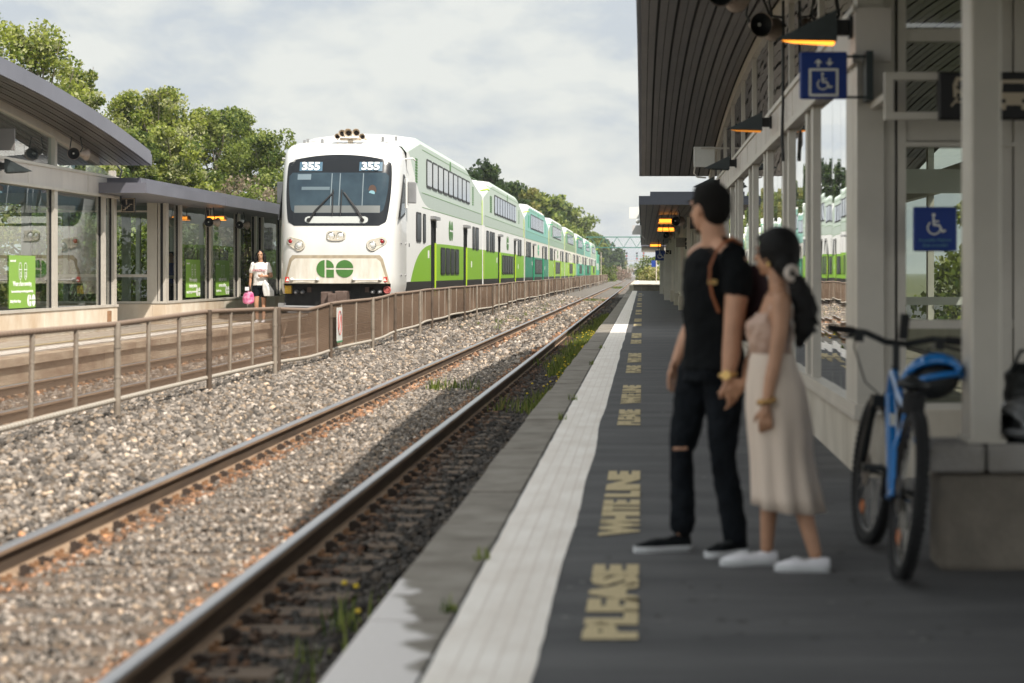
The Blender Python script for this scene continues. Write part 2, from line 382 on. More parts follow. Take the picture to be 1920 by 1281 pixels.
g = MB(); g.box(PE+.05, -.70, 3, 140, -.7, -.012); g.box(-.712, 12, -40, 140, -.7, 0); g.box(PE+.05,-.712,-40,3,-.7,-.01)
struct(g.build('platform', [M['asphalt']]))
# white tactile band with wavering painted edges
M['band'] = mat('worn_white_paint', (.74,.67,.60), .8, 0, col2=(.88,.83,.77), vs=2.5, bump=.25, bs=60, vdet=9, stretch=(2,.7,1))
g = MB(); pts = []
y = 3.0
while y <= 139.5:
    wl = -.702 + .006*noise.noise(Vector((y*2.3, 0, 0))); wr = -.352 + .030*noise.noise(Vector((y*.33, 3, 0))) + .006*noise.noise(Vector((y*4, 9, 0)))
    pts.append((wl, wr, y)); y += .12 if y < 30 else .4
for (l0, r0, ya), (l1, r1, yb) in zip(pts, pts[1:]): g.quad((l0,ya,.004),(r0,ya,.004),(r1,yb,.004),(l1,yb,.004))
struct(g.build('white_platform_line', M['band']))
g = MB()
for xx in (-.62,-.55,-.48,-.41): g.box(xx-.003, xx+.003, 3, 139.5, .004, .0052)
struct(g.build('platform_line_grooves', mat('groove', (.70,.63,.57), .9)))
g = MB(); g.box(-1.03,-.36,104,104.5,.0085,.0125); g.box(-1.03,.1,112,112.9,.0085,.0125); struct(g.build('platform_sun_strip', M['band']))  # sunlit strips across the platform, put in as pale paint
# yellow stencilled words, reading away from the camera
M['yellow'] = mat('faded_yellow_paint', (.36,.29,.17), .85, 0, col2=(.66,.54,.31), vs=26, bump=.3, bs=120)
def stencil(word, ya, yb):
    o = text(word, 1.0, (0,0,0), (0,0,PI/2), M['yellow'], depth=.0008, name='platform_marking', bold=.065, space=.95)
    bpy.context.view_layer.update(); d = o.dimensions
    o.scale = ((yb-ya)/max(d.x, .1), .205/max(d.y, .1), 1)
    o.location = (-.105, (ya+yb)/2, .005); struct(o); return o
ST = [('PLEASE',6.78,8.52),('WHITE',9.48,10.98),('LINE',11.08,12.55),('PLEASE',16.35,18.2),('WHITE',19.05,20.6),('LINE',20.75,22.15),('PLEASE',24.9,26.9),('WHITE',27.8,29.3),('LINE',29.5,31),
      ('PLEASE',35.2,37.2),('WHITE LINE',38.2,41.3),('PLEASE',47,49),('WHITE LINE',51,54.5),('PLEASE',60,62.3),('WHITE LINE',64,67.5),('PLEASE',73.5,76),('WHITE LINE',79,82.5),('PLEASE',89,91.5),('WHITE LINE',94,98),('PLEASE',105,108),('WHITE LINE',118,122)]
for s_, a_, b_ in ST: stencil(s_, a_, b_)
g = MB(); r5 = random.Random(5)
for _ in range(260):
    x, y, r = r5.uniform(-.3,1.3), 6.8+r5.random()**1.6*40, r5.uniform(.006,.022); z = .0012+.0004*r5.random()
    g.add([(x+r*(1+.3*math.sin(3*a+x*40))*math.cos(a), y+r*1.2*(1+.3*math.cos(2*a+y*9))*math.sin(a), z) for a in [2*PI*i/10 for i in range(10)]], [tuple(range(10))], int(r5.random() < .3))
for k in range(5):
    x, y = r5.uniform(-.25,.4), 7.2+k*4.1; 
    for i in range(22):
        x2, y2 = x+r5.uniform(.03,.09), y+r5.uniform(-.05,.05); g.quad((x,y-.002,.0018),(x2,y2-.002,.0018),(x2,y2+.002,.0018),(x,y+.002,.0018)); x, y = x2, y2
        if x > 1.3: break
struct(g.build('platform_stains_and_cracks', [mat('gum_dark', (.025,.024,.023), .8), mat('gum_pale', (.15,.145,.14), .9)]))
# raised accessible platform at the far end
g = MB(); t = thing('raised_boarding_platform', 'low raised concrete boarding platform with yellow edge at the far end', 'raised platform', (.4,140,0))
for i in range(4): g.box(-.62+.58*i, -.05+.58*i, 140.0, 141.2, 0, .40)
g.build('retaining_block', M['conc_dark'], t, bevel=.02)
g = MB(); g.box(-.95, 12, 141.2, 230, -.5, .40); g.box(-.66,2.0,139.9,141.2,.40,.46); g.build('deck', M['concrete'], t)
g = MB(); g.box(-.68, .72, 139.86, 140.3, .462, .475); g.build('yellow_edge', mat('yellow_edge_paint', (.62,.38,.06), .7), t)
g = MB(); g.box(-.62,-.30,141.3,228,.404,.41); g.build('white_line', M['band'], t)

# ------------------------------------------------------------------ far platform
FP = -9.23
g = MB(); g.box(-16, FP-.35, -10, 190, -.8, .055); g.add([(FP-.35,-10,.055),(-16,-10,.16),(-16,190,.16),(FP-.35,190,.055)], [(0,1,2,3)], 0)
struct(g.build('far_platform', M['farpave'] if 'farpave' in M else mat('far_paving', (.40,.35,.29), .9, 0, col2=(.50,.45,.38), vs=1.5, bump=.2, bs=30)))
g = MB(); y = -10
while y < 190:
    b = y+1.8; g.box(FP-.35, FP-.07+rnd.uniform(-.006,.006), y+.008, b-.008, -.85, -.075); g.box(FP-.35, FP+rnd.uniform(-.006,.006), y+.006, b-.006, -.075, .045); y = b
struct(g.build('far_platform_edge', mat('old_platform_face', (.26,.17,.11), .95, 0, col2=(.60,.49,.36), vs=1.4, bump=.7, bs=14, stretch=(1,.6,1.6), vdet=9)))
g = MB(); g.box(FP-.78, FP-.40, -10, 189, .064, .070); struct(g.build('far_platform_line', M['band']))
g = MB(); g.box(FP-1.12, FP-.98, -10, 189, .075, .081); struct(g.build('far_platform_yellow_line', M['yellow']))

# ------------------------------------------------------------------ fence between the tracks
M['pipe'] = mat('galvanised_pipe', (.22,.18,.14), .6, .2, col2=(.34,.29,.235), vs=5, bump=.1)
def wrapmat(name, c1, c2):
    m = mat(name, c1, .6, .15); n = m.node_tree.nodes; l = m.node_tree.links; p = n['Principled BSDF']
    t = n.new('ShaderNodeTexCoord'); wv = n.new('ShaderNodeTexWave'); wv.bands_direction = 'Y'; wv.inputs['Scale'].default_value = 3.1; wv.inputs['Distortion'].default_value = .6; wv.inputs['Detail'].default_value = 1
    l.new(t.outputs['Object'], wv.inputs[0]); r = n.new('ShaderNodeValToRGB'); r.color_ramp.elements[0].position = .0; r.color_ramp.elements[0].color = (*c2, 1); r.color_ramp.elements[1].position = .10; r.color_ramp.elements[1].color = (*c1, 1)
    l.new(wv.outputs[0], r.inputs[0]); l.new(r.outputs[0], p.inputs['Base Color']); return m
M['railtube'] = wrapmat('wire_tied_rail_bottom', (.50,.46,.39), (.24,.15,.10)); M['railtube2'] = wrapmat('wire_tied_rail_top', (.27,.19,.135), (.13,.075,.05))
M['postbrown'] = mat('rust_brown_post', (.085,.060,.042), .7, .2, col2=(.15,.11,.08), vs=4)
M['wire'] = mat('chain_link_wire', (.17,.11,.07), .6, .3)
FX = -5.2
def ftop(y):
    z = np.interp(y, [10,15.5,19.2,23.4,27.3,27.6,29.4,31.8,35.7,39.6,43.9,60,100,149,150.5,151,200,300], [.80,.80,.785,.83,.79,.785,.73,.79,.81,.86,.885,.90,.93,.95,.83,1.0,1.05,1.07]); return float(z)
def fbot(y): return float(np.interp(y, [10,15.5,27.4,29.4,35.7,43.9,60,100,300], [.04,.03,.02,.0,.035,.11,.15,.17,.2]))
def fx(y): return FX + .10*math.sin(y*.21) + (.06*math.sin(y*.9) if y > 27.6 else 0) + (-.25 if 149 < y < 151 else 0)
def fence(label, y0, y1, posts, npk, wires, step):
    t = thing('track_fence', label, 'fence', (FX, y0, -.15))
    ys = [y0+(y1-y0)*i/max(8, int((y1-y0)/1.0)) for i in range(max(8, int((y1-y0)/1.0))+1)]
    g = MB(); g.tube([(fx(y), y, ftop(y)) for y in ys], .028, 8); g.build('top_rail', M['railtube2'], t)
    g = MB(); g.tube([(fx(y), y, fbot(y)) for y in ys], .027, 8); g.build('bottom_rail', M['railtube'], t)
    pk = 0; stf = MB()
    for i, y in enumerate(posts):
        g = MB(); g.tube([(fx(y)+.03, y, -.32), (fx(y)+.03, y, ftop(y)+.02)], .034, 8)
        for zz in (.25,.55): g.tube([(fx(y)+.03,y,zz),(fx(y)+.03,y,zz+.02)], .04, 8, 0)
        g.build('post', M['postbrown'] if i % 2 or i == 0 else M['pipe'], t)
        if i+1 < len(posts):
            for j in (1, 2):
                yy = y+(posts[i+1]-y)*j/3; lean = rnd.uniform(-.02,.02)
                g = MB() if pk < 100 else stf
                g.tube([(fx(yy)-.01, yy+lean, fbot(yy)), (fx(yy), yy, ftop(yy))], .024, 8)
                if pk < 100: g.build('picket', M['pipe'], t)
                pk += 1
    if stf.v: stf.build('picket', M['pipe'], t)['kind'] = 'stuff'
    g = MB(); y = y0-1.0
    while y < y1:
        for s in (1, -1):
            a, b = (y, y+.8) if s > 0 else (y+.8, y)
            za, zb = fbot(a), ftop(b); ca, cb = max(y0, min(a, y1)), max(y0, min(b, y1))
            fa, fb = (ca-a)/(b-a), (cb-a)/(b-a)
            p = Vector((fx(ca), ca, za+(zb-za)*fa)); q = Vector((fx(cb), cb, za+(zb-za)*fb))
            if (q-p).length > .05:
                w_ = wires; g.quad(p+Vector((w_,0,0)), p+Vector((0,0,w_)), q+Vector((0,0,w_)), q+Vector((w_,0,0))); g.quad(p+Vector((-w_,0,0)), p+Vector((0,0,-w_)), q+Vector((0,0,-w_)), q+Vector((-w_,0,0)))
        y += step
    g.build('chain_link_mesh', M['wire'], t)
    return t
t1 = fence('near run of the waist-high chain-link fence between the tracks', 9.5, 27.35, [11.0,15.1,19.2,23.36,27.3], 2, .0024, .050)
t2 = fence('long middle run of chain-link fence standing beside the train', 27.5, 149.5, [27.55]+[31.75+4.1*i for i in range(29)], 2, .0036, .060)
t3 = fence('far run of track fence beyond its kink, beside the rear coaches', 150.2, 282, [150.4+4.2*i for i in range(32)], 2, .006, .13)
t = thing('track_warning_sign', 'small white notice with red emblem wired to the track fence', 'sign', (FX+.06, 32.3, .0))
g = MB(); g.box(FX+.10,FX+.105, 32.05,32.62,.16,.72); g.build('notice_board', M['sign_white'], t)
g = MB(); g.box(FX+.106,FX+.110, 32.05,32.62,.135,.16); g.build('green_strip', mat('sign_green',(.02,.25,.10),.5), t)
g = MB(); g.tube([(FX+.112,32.33+.17*math.cos(a),.46+.2*math.sin(a)) for a in [PI*2*i/20 for i in range(20)]], .006, 5, closed=True); g.bar((FX+.112,32.2,.33),(FX+.112,32.46,.59),.008,.008); g.build('red_emblem', mat('sign_red',(.5,.05,.04),.5), t)
# ------------------------------------------------------------------ the train
TX = -7.55; TW = 1.5; TY = 47.3; CL = 25.6; RZ = -.17
def livery(name, low, up, white, cab=False, edge=None, dirt=.06):
    m = bpy.data.materials.new(name); m.use_nodes = True; n = m.node_tree.nodes; l = m.node_tree.links; p = n['Principled BSDF']
    p.inputs['Roughness'].default_value = .42; p.inputs['Coat Weight'].default_value = .0; p.inputs['Specular IOR Level'].default_value = .22
    t = n.new('ShaderNodeTexCoord'); s = n.new('ShaderNodeSeparateXYZ'); l.new(t.outputs['Object'], s.inputs[0]); Y, Z = s.outputs['Y'], s.outputs['Z']
    def mixc(f, a, b):
        q = n.new('ShaderNodeMix'); q.data_type = 'RGBA'; l.new(f, q.inputs[0])
        for i, v in ((6, a), (7, b)):
            if isinstance(v, tuple): q.inputs[i].default_value = (*v, 1)
            else: l.new(v, q.inputs[i])
        return q.outputs[2]
    if cab:
        e1 = mth(n, l, 'POWER', mth(n, l, 'SUBTRACT', Y, 1.5), 2.0)
        zu = mth(n, l, 'MULTIPLY_ADD', mth(n, l, 'POWER', 2.71828, mth(n, l, 'MULTIPLY', e1, -.125)), 1.45, 3.12)
        zl = mth(n, l, 'MULTIPLY_ADD', mth(n, l, 'POWER', 2.71828, mth(n, l, 'MULTIPLY_ADD', Y, -.571, 1.657)), -1.08, 2.18)
        mu = mth(n, l, 'GREATER_THAN', Z, zu); ml = mth(n, l, 'LESS_THAN', Z, zl)
        mu = mth(n, l, 'MULTIPLY', mu, mth(n, l, 'GREATER_THAN', Y, 1.5)); ml = mth(n, l, 'MULTIPLY', ml, mth(n, l, 'GREATER_THAN', Y, 2.2))
    else:
        mu = mth(n, l, 'GREATER_THAN', Z, 3.12); ml = mth(n, l, 'LESS_THAN', Z, 2.18)
    c = mixc(mu, white, up); c = mixc(mth(n, l, 'MULTIPLY', mu, mth(n, l, 'LESS_THAN', Z, 3.52)), c, tuple(v*.86 for v in up))
    c = mixc(ml, c, low)
    c = mixc(mth(n, l, 'LESS_THAN', Z, 1.07), c, (.016,.016,.016))
    # road dirt in vertical streaks
    q = n.new('ShaderNodeMapping'); q.inputs['Scale'].default_value = (3, 3, .35); l.new(t.outputs['Object'], q.inputs[0])
    z = n.new('ShaderNodeTexNoise'); z.inputs['Scale'].default_value = 1.6; z.inputs['Detail'].default_value = 7; l.new(q.outputs[0], z.inputs[0])
    k = mth(n, l, 'MULTIPLY_ADD', z.outputs[0], dirt*2.4, -dirt*.9, clamp=True)
    c = mixc(k, c, (.22,.18,.13)); l.new(c, p.inputs['Base Color'])
    # panel seams
    wv = n.new('ShaderNodeTexWave'); wv.bands_direction = 'Y'; wv.inputs['Scale'].default_value = .42; l.new(t.outputs['Object'], wv.inputs[0])
    b = n.new('ShaderNodeBump'); b.inputs['Strength'].default_value = .25; b.inputs['Distance'].default_value = .01
    l.new(mth(n, l, 'LESS_THAN', wv.outputs[0], .02), b.inputs['Height']); l.new(b.outputs[0], p.inputs['Normal'])
    return m
SAGE = (.44,.51,.45)
LV = {'cab': livery('cab_livery', (.20,.40,.022), SAGE, (.70,.70,.675), True),
      'lime': livery('lime_livery', (.20,.42,.025), (.45,.53,.45), (.70,.70,.67)),
      'teal': livery('teal_livery', (.010,.20,.115), (.20,.46,.39), (.66,.64,.57)),
      'olive': livery('olive_livery', (.23,.44,.03), (.30,.42,.32), (.66,.64,.58)),
      'moss': livery('moss_livery', (.25,.45,.03), (.20,.30,.16), (.66,.64,.56)),
      'sea': livery('sea_livery', (.05,.30,.22), (.07,.26,.21), (.64,.62,.55))}
M['roofwhite'] = mat('white_roof', (.70,.70,.68), .45, var=.06, vs=1.2, coat=.2)
M['limeedge'] = mat('bright_lime_paint', (.42,.62,.03), .4)
M['tealedge'] = mat('bright_teal_paint', (.01,.36,.16), .4)
M['winframe'] = mat('black_window_rubber', (.012,.012,.012), .5)
M['winglass'] = mat('tinted_train_glass', (.022,.026,.028), .3, 0, spec=.10)
M['upglass'] = mat('sky_reflecting_glass', (.10,.12,.14), .05, .55, spec=1.0, coat=1)
M['railgreen'] = mat('train_emblem_green', (.055,.17,.03), .5, var=.1)
M['nose'] = mat('nose_gelcoat', (.69,.69,.67), .28, 0, col2=(.62,.61,.57), vs=1.1, coat=.4, stretch=(1,1,.5))
M['grime'] = mat('grimy_white_panel', (.56,.51,.42), .55, 0, col2=(.72,.69,.62), vs=3.2, stretch=(2,2,.45), vdet=9)
M['undergear'] = mat('underframe_black', (.02,.02,.02), .8, var=.4, vs=6)
M['coupler'] = mat('coupler_brown_steel', (.10,.065,.05), .75, .3, col2=(.17,.12,.10), vs=8)
M['chrome'] = mat('lamp_chrome', (.75,.73,.68), .15, .9)
M['lens'] = mat('lamp_lens', (.85,.86,.82), .1, .3, spec=1, coat=1)
M['redlens'] = mat('red_lens', (.30,.008,.012), .25, coat=.6)
M['brass'] = mat('brass_horn', (.66,.55,.42), .35, .3, var=.15, vs=9)
M['horndark'] = mat('horn_throat', (.02,.015,.012), .8)
M['gearmetal'] = mat('grey_train_metal', (.28,.28,.28), .5, .4, var=.1)

def rect_round(y0, y1, z0, z1, r, x, k=4):
    pts = []
    for cy, cz, a0 in ((y1-r, z1-r, 0), (y0+r, z1-r, PI/2), (y0+r, z0+r, PI), (y1-r, z0+r, 1.5*PI)):
        for i in range(k+1):
            a = a0+PI/2*i/k; pts.append((x, cy+r*math.cos(a), cz+r*math.sin(a)))
    return pts
def window(par, y0, y1, z0, z1, side, gm, r=.10):
    """one train window standing on the side wall, with its glass pane as a sub-part (local car coordinates)"""
    x = side*TW; g = MB(); g.prism(rect_round(y0, y1, z0, z1, r, x+side*.002), (side*.022, 0, 0), 0)
    f = g.build('window', M['winframe'], par, local=True)
    g = MB(); g.prism(rect_round(y0+.06, y1-.06, z0+.06, z1-.06, r*.7, x+side*.025), (side*.003, 0, 0), 0); g.build('pane', gm, f, local=True)
def zs(y, L_, cab): # roof edge height along a car
    if cab: return float(np.interp(y, [0,2.0,5.0,CL-6.6,CL-.8], [4.40,4.55,4.97,4.97,4.33]))
    return float(np.interp(y, [.25,4.6,L_-5.5,L_-.25], [4.33,4.97,4.97,4.33]))
def go_emblem(par, cy, cz, h, side, m):
    """the two letters of the operator: G of a half disc and two blocks, O of two half discs"""
    def put(pts):
        g.prism([(side*(TW+.004), cy + side*0 + p[0]*h*1.0, cz+p[1]*h) for p in (pts if side > 0 else pts[::-1])], (side*.004,0,0))
    g = MB(); N_ = 14
    arc = lambda cx, r, a0, a1, cut=None: [(cx+r*math.cos(a0+(a1-a0)*i/N_), r*math.sin(a0+(a1-a0)*i/N_)) for i in range(N_+1)]
    put(arc(-.58,.5,PI/2,1.5*PI)); put([(-.50,.07),(-.02,.07)]+[(-.50+.46*math.cos(a),.07+.43*math.sin(a)) for a in (.5,.9,1.3,1.57)]); put([(-.50,-.5),(-.02,-.5),(-.02,-.05),(-.50,-.05)])
    put([(.58+.5*math.cos(PI*i/N_), .05+.45*math.sin(PI*i/N_)) for i in range(N_+1)]); put([(.58+.5*math.cos(PI+PI*i/N_), -.05+.45*math.sin(PI+PI*i/N_)) for i in range(N_+1)])
    g.build('emblem', m, par, local=True)
def bogie(par, y):
    g = MB()
    for s in (-1, 1): g.box(s*1.05-.06, s*1.05+.06, y-1.5, y+1.5, -.05, .40); g.box(s*1.05-.12, s*1.05+.12, y-.3, y+.3, .0, .55)
    g.box(-1.1, 1.1, y-.2, y+.2, .1, .45); b = g.build('bogie', M['undergear'], par, local=True)
    for yy in (y-1.25, y+1.25):
        for s in (-1, 1):
            g = MB(); g.lathe([(.42,-.03),(.45,-.07),(.45,.03),(.40,.04),(.38,.02),(.12,.02),(.10,.07),(0.01,.07)], (s*.755, yy, .28), (s,0,0), 24); g.build('wheel', M['coupler'], b, local=True)
def coach(idx, y0, kind, label, cab=False, detail=2, both=False):
    t = thing('cab_coach' if cab else 'train_coach', label, 'train coach', (TX, y0, 0), group='coaches of the commuter train', world=False)
    L_ = CL; LVm = LV['cab' if cab else kind]; ya = 2.0 if cab else .25; yb = L_-.25
    edgem = M['tealedge'] if kind in ('teal','sea') else M['limeedge']
    doors = [(7.7,9.05),(17.7,19.05)]
    g = MB()
    yst = sorted({ya, yb, 3.4 if cab else 2.4} | ({5.0} if cab else {4.6}) | {10., 15., L_-6.6 if cab else L_-5.5, L_-3})
    # upper walls, bevel and roof; lower walls cut round the doors
    for sd_ in (-1, 1):
        x = sd_*TW
        for a, b in zip(yst, yst[1:]):
            q = [(x,a,3.0),(x,b,3.0),(x,b,zs(b,L_,cab)-.16),(x,a,zs(a,L_,cab)-.16)]
            g.quad(*(q if sd_ > 0 else q[::-1]), 0)
            q = [(x,a,zs(a,L_,cab)-.16),(x,b,zs(b,L_,cab)-.16),(sd_*(TW-.13),b,zs(b,L_,cab)),(sd_*(TW-.13),a,zs(a,L_,cab))]
            g.quad(*(q if sd_ > 0 else q[::-1]), 2)
        cuts = [ya] + [v for d in doors for v in d] + [yb]
        for i, (a, b) in enumerate(zip(cuts, cuts[1:])):
            isd = i % 2 == 1
            for z0, z1 in ([(2.82,3.0)] if isd else [(.62,3.0)]):
                q = [(x,a,z0),(x,b,z0),(x,b,z1),(x,a,z1)]; g.quad(*(q if sd_ > 0 else q[::-1]), 0)
            if isd:
                xi = sd_*(TW-.04)
                g.quad((x,a,.62),(xi,a,.62),(xi,a,2.82),(x,a,2.82), 0); g.quad((x,a,2.82),(xi,a,2.82),(xi,b,2.82),(x,b,2.82), 0)
    for a, b in zip(yst, yst[1:]):
        za, zb = zs(a,L_,cab), zs(b,L_,cab); w1 = TW-.13
        R1 = [(-w1,0),(-w1*.5,.09),(0,.12),(w1*.5,.09),(w1,0)]
        for p, q in zip(R1, R1[1:]): g.add([(p[0],a,za+p[1]),(q[0],a,za+q[1]),(q[0],b,zb+q[1]),(p[0],b,zb+p[1])], [(0,1,2,3)], 1, False)
    for y, fl in ((ya, 1), (yb, 0)):
        if cab and fl: continue
        z = zs(y, L_, cab); pts = [(-TW,y,.62),(TW,y,.62),(TW,y,z-.16),(TW-.13,y,z),(0,y,z+.12),(-TW+.13,y,z),(-TW,y,z-.16)]
        g.ngon(pts if fl else pts[::-1], 1)
    g.quad((-TW,ya,.62),(-TW,yb,.62),(TW,yb,.62),(TW,ya,.62), 3)
    g.build('body_shell', [LVm, M['roofwhite'], M['roofedge_sage'] if kind in ('lime','cab') else M['roofedge_cream'], M['undergear']], t, local=True)
    # corner posts in the bright livery colour at each end
    g = MB()
    for sd_ in (-1, 1):
        if not cab: g.box(sd_*TW-.012, sd_*TW+.012, .25, .52, 1.07, 2.18 if kind == 'lime' else 4.05)
        g.box(sd_*TW-.014, sd_*TW+.014, yb-.22, yb, 3.12, 4.05)
    g.build('corner_post', edgem if kind in ('lime','cab','olive') else M['creampaint'], t, local=True)
    # doors
    for a, b in doors:
        for sd_ in ((1,-1) if both else (1,)):
            g = MB(); xi = sd_*(TW-.04); g.box(min(xi-.03,xi), max(xi-.03,xi), a, b, .62, 2.82); d = g.build('door', M['doordark'], t, local=True)
            g = MB(); g.box(sd_*TW-.04 if sd_ > 0 else -TW, sd_*TW if sd_ > 0 else -TW+.04, b-.004, b+.0, .62, 2.18); g.build('door_jamb', edgem, d, local=True)
            g = MB(); x = sd_*(TW+.001); g.box(min(x,x+sd_*.004), max(x,x+sd_*.004), b+.004, b+.14, 1.07, 2.18); g.build('door_edge', edgem, d, local=True)
            g = MB(); xc = sd_*TW; g.box(min(xc,xc+sd_*.12), max(xc,xc+sd_*.12), a-.15, b+.15, 2.84, 2.93); g.build('door_hood', M['gearmetal'], d, local=True)
    # windows
    if cab: ups = [(6.5+1.51*i, 6.5+1.51*i+1.3) for i in range(9)]; mids = [(4.05,5.15,2.14,2.94),(5.65,6.25,2.14,2.94),(21.1,21.95,2.14,2.96),(22.3,23.6,2.14,2.96)]; lows = [(10.3+1.48*i, 11.5+1.48*i) for i in range(4)]
    else: ups = [(5.6+1.5*i, 6.9+1.5*i) for i in range(9)]; mids = [(1.6,2.7,2.14,2.95),(3.2,4.3,2.14,2.95),(4.6,5.7,2.14,2.95),(20.4,21.5,2.14,2.95),(22,23.1,2.14,2.95)]; lows = [(10.0+1.48*i, 11.2+1.48*i) for i in range(5)]
    for sd_ in ((1,-1) if both else (1,)):
        for a, b in ups: window(t, a, b, 3.70, 4.50, sd_, M['upglass'])
        for a, b, c_, d_ in mids: window(t, a, b, c_, d_, sd_, M['winglass'])
        for a, b in lows: window(t, a, b, 1.25, 2.07, sd_, M['winglass'])
    if detail > 0:
        go_emblem(t, 13.4, 2.63, .62, 1, M['railgreen'] if kind != 'teal' else M['tealedge'])
        if both: go_emblem(t, 13.4, 2.63, .62, -1, M['railgreen'])
        g = MB(); g.lathe([(.17,0),(.17,.01)], (TW+.002,13.2,4.64), (1,0,0), 12); g.build('roundel', M['railgreen'] if kind in ('lime','cab') else M['tealedge'], t, local=True)
        g = MB(); x = TW
        for a in ((3.9,4.35) if cab else (3.4,4.3), (21.1,21.5)):
            z0 = 3.72
            for i in range(9): g.box(x, x+.012, a[0], a[1], z0+.075*i, z0+.075*i+.05)
        g.build('vent_louvre', M['railgreen'] if kind in ('lime','cab') else M['tealedge'], t, local=True)
        g = MB()
        for zz in (3.10, 3.50, 4.68): g.box(x, x+.006, 5.5 if cab else 1, yb-.3, zz, zz+.018)
        g.build('panel_seam', M['seam'], t, local=True)
        g = MB()
        for s_ in (1,-1) if both else (1,): g.tube([(s_*TW,yb-.9,4.38),(s_*(TW+.28),yb-.95,4.42),(s_*(TW+.3),yb-.7,4.40)], .03, 6); 
        g.build('roof_bracket', edgem, t, local=True)
        for zz, yy in ((1.5,20.6),(1.72,6.9)):
            g = MB(); g.box(x, x+.005, yy, yy+.35, zz, zz+.22); g.build('data_plate', M['sign_white'], t, local=True)
    if idx < 3: bogie(t, 3.2 if not cab else 4.0); bogie(t, L_-3.2)
    else:
        g = MB()
        for yy in (3.2, L_-3.2): g.box(-1.1,1.1,yy-1.7,yy+1.7,-.15,.5)
        g.build('bogie', M['undergear'], t, local=True)
    g = MB(); g.box(-1.0,1.0,6,L_-6,.25,.60); g.build('equipment_box', M['undergear'], t, local=True)
    g = MB(); g.box(-.6,.6,L_-.25,L_+.25,.9,3.0); g.build('gangway', M['undergear'], t, local=True)
    return t
M['creampaint'] = mat('cream_paint', (.66,.62,.50), .5, var=.06)
M['seam'] = mat('seam_green', (.17,.30,.13), .6)
M['doordark'] = mat('shaded_door', (.016,.017,.018), .8, spec=.1)
M['roofedge_sage'] = mat('pale_green_roof_edge', (.50,.60,.50), .4, var=.05, coat=.2)
M['roofedge_cream'] = mat('white_roof_edge', (.68,.68,.64), .4, var=.05)
LBL = ['leading cab coach numbered 355, white front with wide windscreen and lime green side', 'second coach of the train, lime green, directly behind the cab coach',
 'third coach of the train, dark teal below with pale teal upper deck', 'fourth coach of the train, lime green with grey-green upper deck, behind the first teal coach',
 'fifth coach of the train, lime green with dark mossy upper deck', 'sixth coach of the train, dark sea-green upper and lower panels',
 'seventh coach of the train, teal, second last before the locomotive end', 'eighth coach of the train, lime green, next to the locomotive']
KD = ['cab','lime','teal','olive','moss','sea','teal','lime']
cabt = coach(0, TY, 'cab', LBL[0], True, 2, True)
for i in range(1, 8): coach(i, TY+CL*i, KD[i], LBL[i], False, 2 if i < 5 else 1, i == 1)

# --- cab front
NZ = [.78,.92,1.04,1.7,2.0,2.45,2.9,3.4,3.8,4.1,4.30,4.42,4.52,4.60,4.66]
NY = [.10,.04,.0,.0,.02,.08,.20,.35,.50,.62,.74,.86,1.05,1.35,1.75]
NW = [1.46,1.49,1.5,1.5,1.5,1.5,1.5,1.5,1.5,1.49,1.47,1.43,1.36,1.2,.9]
NE = 5.6
def nfy(z): return float(np.interp(z, NZ, NY))
def nfw(z): return float(np.interp(z, NZ, NW))
def nose(x, z):
    w_ = nfw(z); f = nfy(z); return 2.0-(2.0-f)*(1-min(1, abs(x)/w_)**NE)**(1/NE)
def nring(z, k=40):
    w_, f = nfw(z), nfy(z); pts = []
    for i in range(k+1):
        a = PI*i/k; ca, sa = math.cos(a), math.sin(a)
        pts.append((w_*math.copysign(abs(ca)**(2/NE), ca), 2.0-(2.0-f)*abs(sa)**(2/NE), z))
    return pts
g = MB()
zz = [.78,.92,1.04,1.25,1.5,1.7,2.0,2.45,2.9,3.4,3.8,4.1,4.3,4.42,4.52,4.60,4.66]
rings = [nring(z) for z in zz]
# the side cheeks reach lower than the middle: skip the middle of the bottom courses
n_ = len(rings[0]); vs = [p for r in rings for p in r]; fs = []
for i in range(len(rings)-1):
    for j in range(n_-1):
        xm = abs(rings[i][j][0]+rings[i][j+1][0])/2
        if rings[i][j][2] < 1.03 and xm < 1.30: continue
        a = i*n_+j; fs.append((a+1, a, a+n_, a+n_+1))
g.add(vs, fs, 0, True); g.ngon(rings[-1], 0)
g.quad((-.9,1.75,4.66),(.9,1.75,4.66),(1.2,2.3,4.66),(-1.2,2.3,4.66))
g.build('nose', M['nose'], cabt, local=True)
def patch(name, z0, z1, hw, m, off=.012, nx_=22, nz_=14, par=None, x0=0, th=0, ztop=None):
    """a panel that follows the nose surface: half-width hw(z), standing off by off"""
    g = MB(); V = []; F = []
    for i in range(nz_+1):
        for j in range(nx_+1):
            u = -1+2*j/nx_; z = z0+(z1-z0)*i/nz_
            if ztop: z = z0+(ztop(u)-z0)*i/nz_
            h = hw(z0+(z1-z0)*i/nz_); x = x0+h*u
            V.append((x, nose(x, z)-off, z))
    for i in range(nz_):
        for j in range(nx_): a = i*(nx_+1)+j; F.append((a, a+1, a+nx_+2, a+nx_+1))
    g.add(V, F, 0, True); return g.build(name, m, par or cabt, local=True)
def rc(z, z0, z1, h0, h1, r, bulge=0):  # half-width with rounded corners, linear taper and bulge
    t_ = (z-z0)/(z1-z0); h = h0+(h1-h0)*t_ + bulge*4*t_*(1-t_)
    for e in (z-z0, z1-z):
        if e < r: h -= r*(1-math.sqrt(max(0, 1-((r-e)/r)**2)))
    return max(h, .02)
ws = patch('windscreen', 2.47, 4.17, lambda z: rc(z, 2.47, 4.17, 1.20, 1.28, .15, .06), mat('windscreen_surround', (.008,.010,.013), .2, spec=.35), .012, 26, 20, ztop=lambda u: 4.26-.13*u*u)
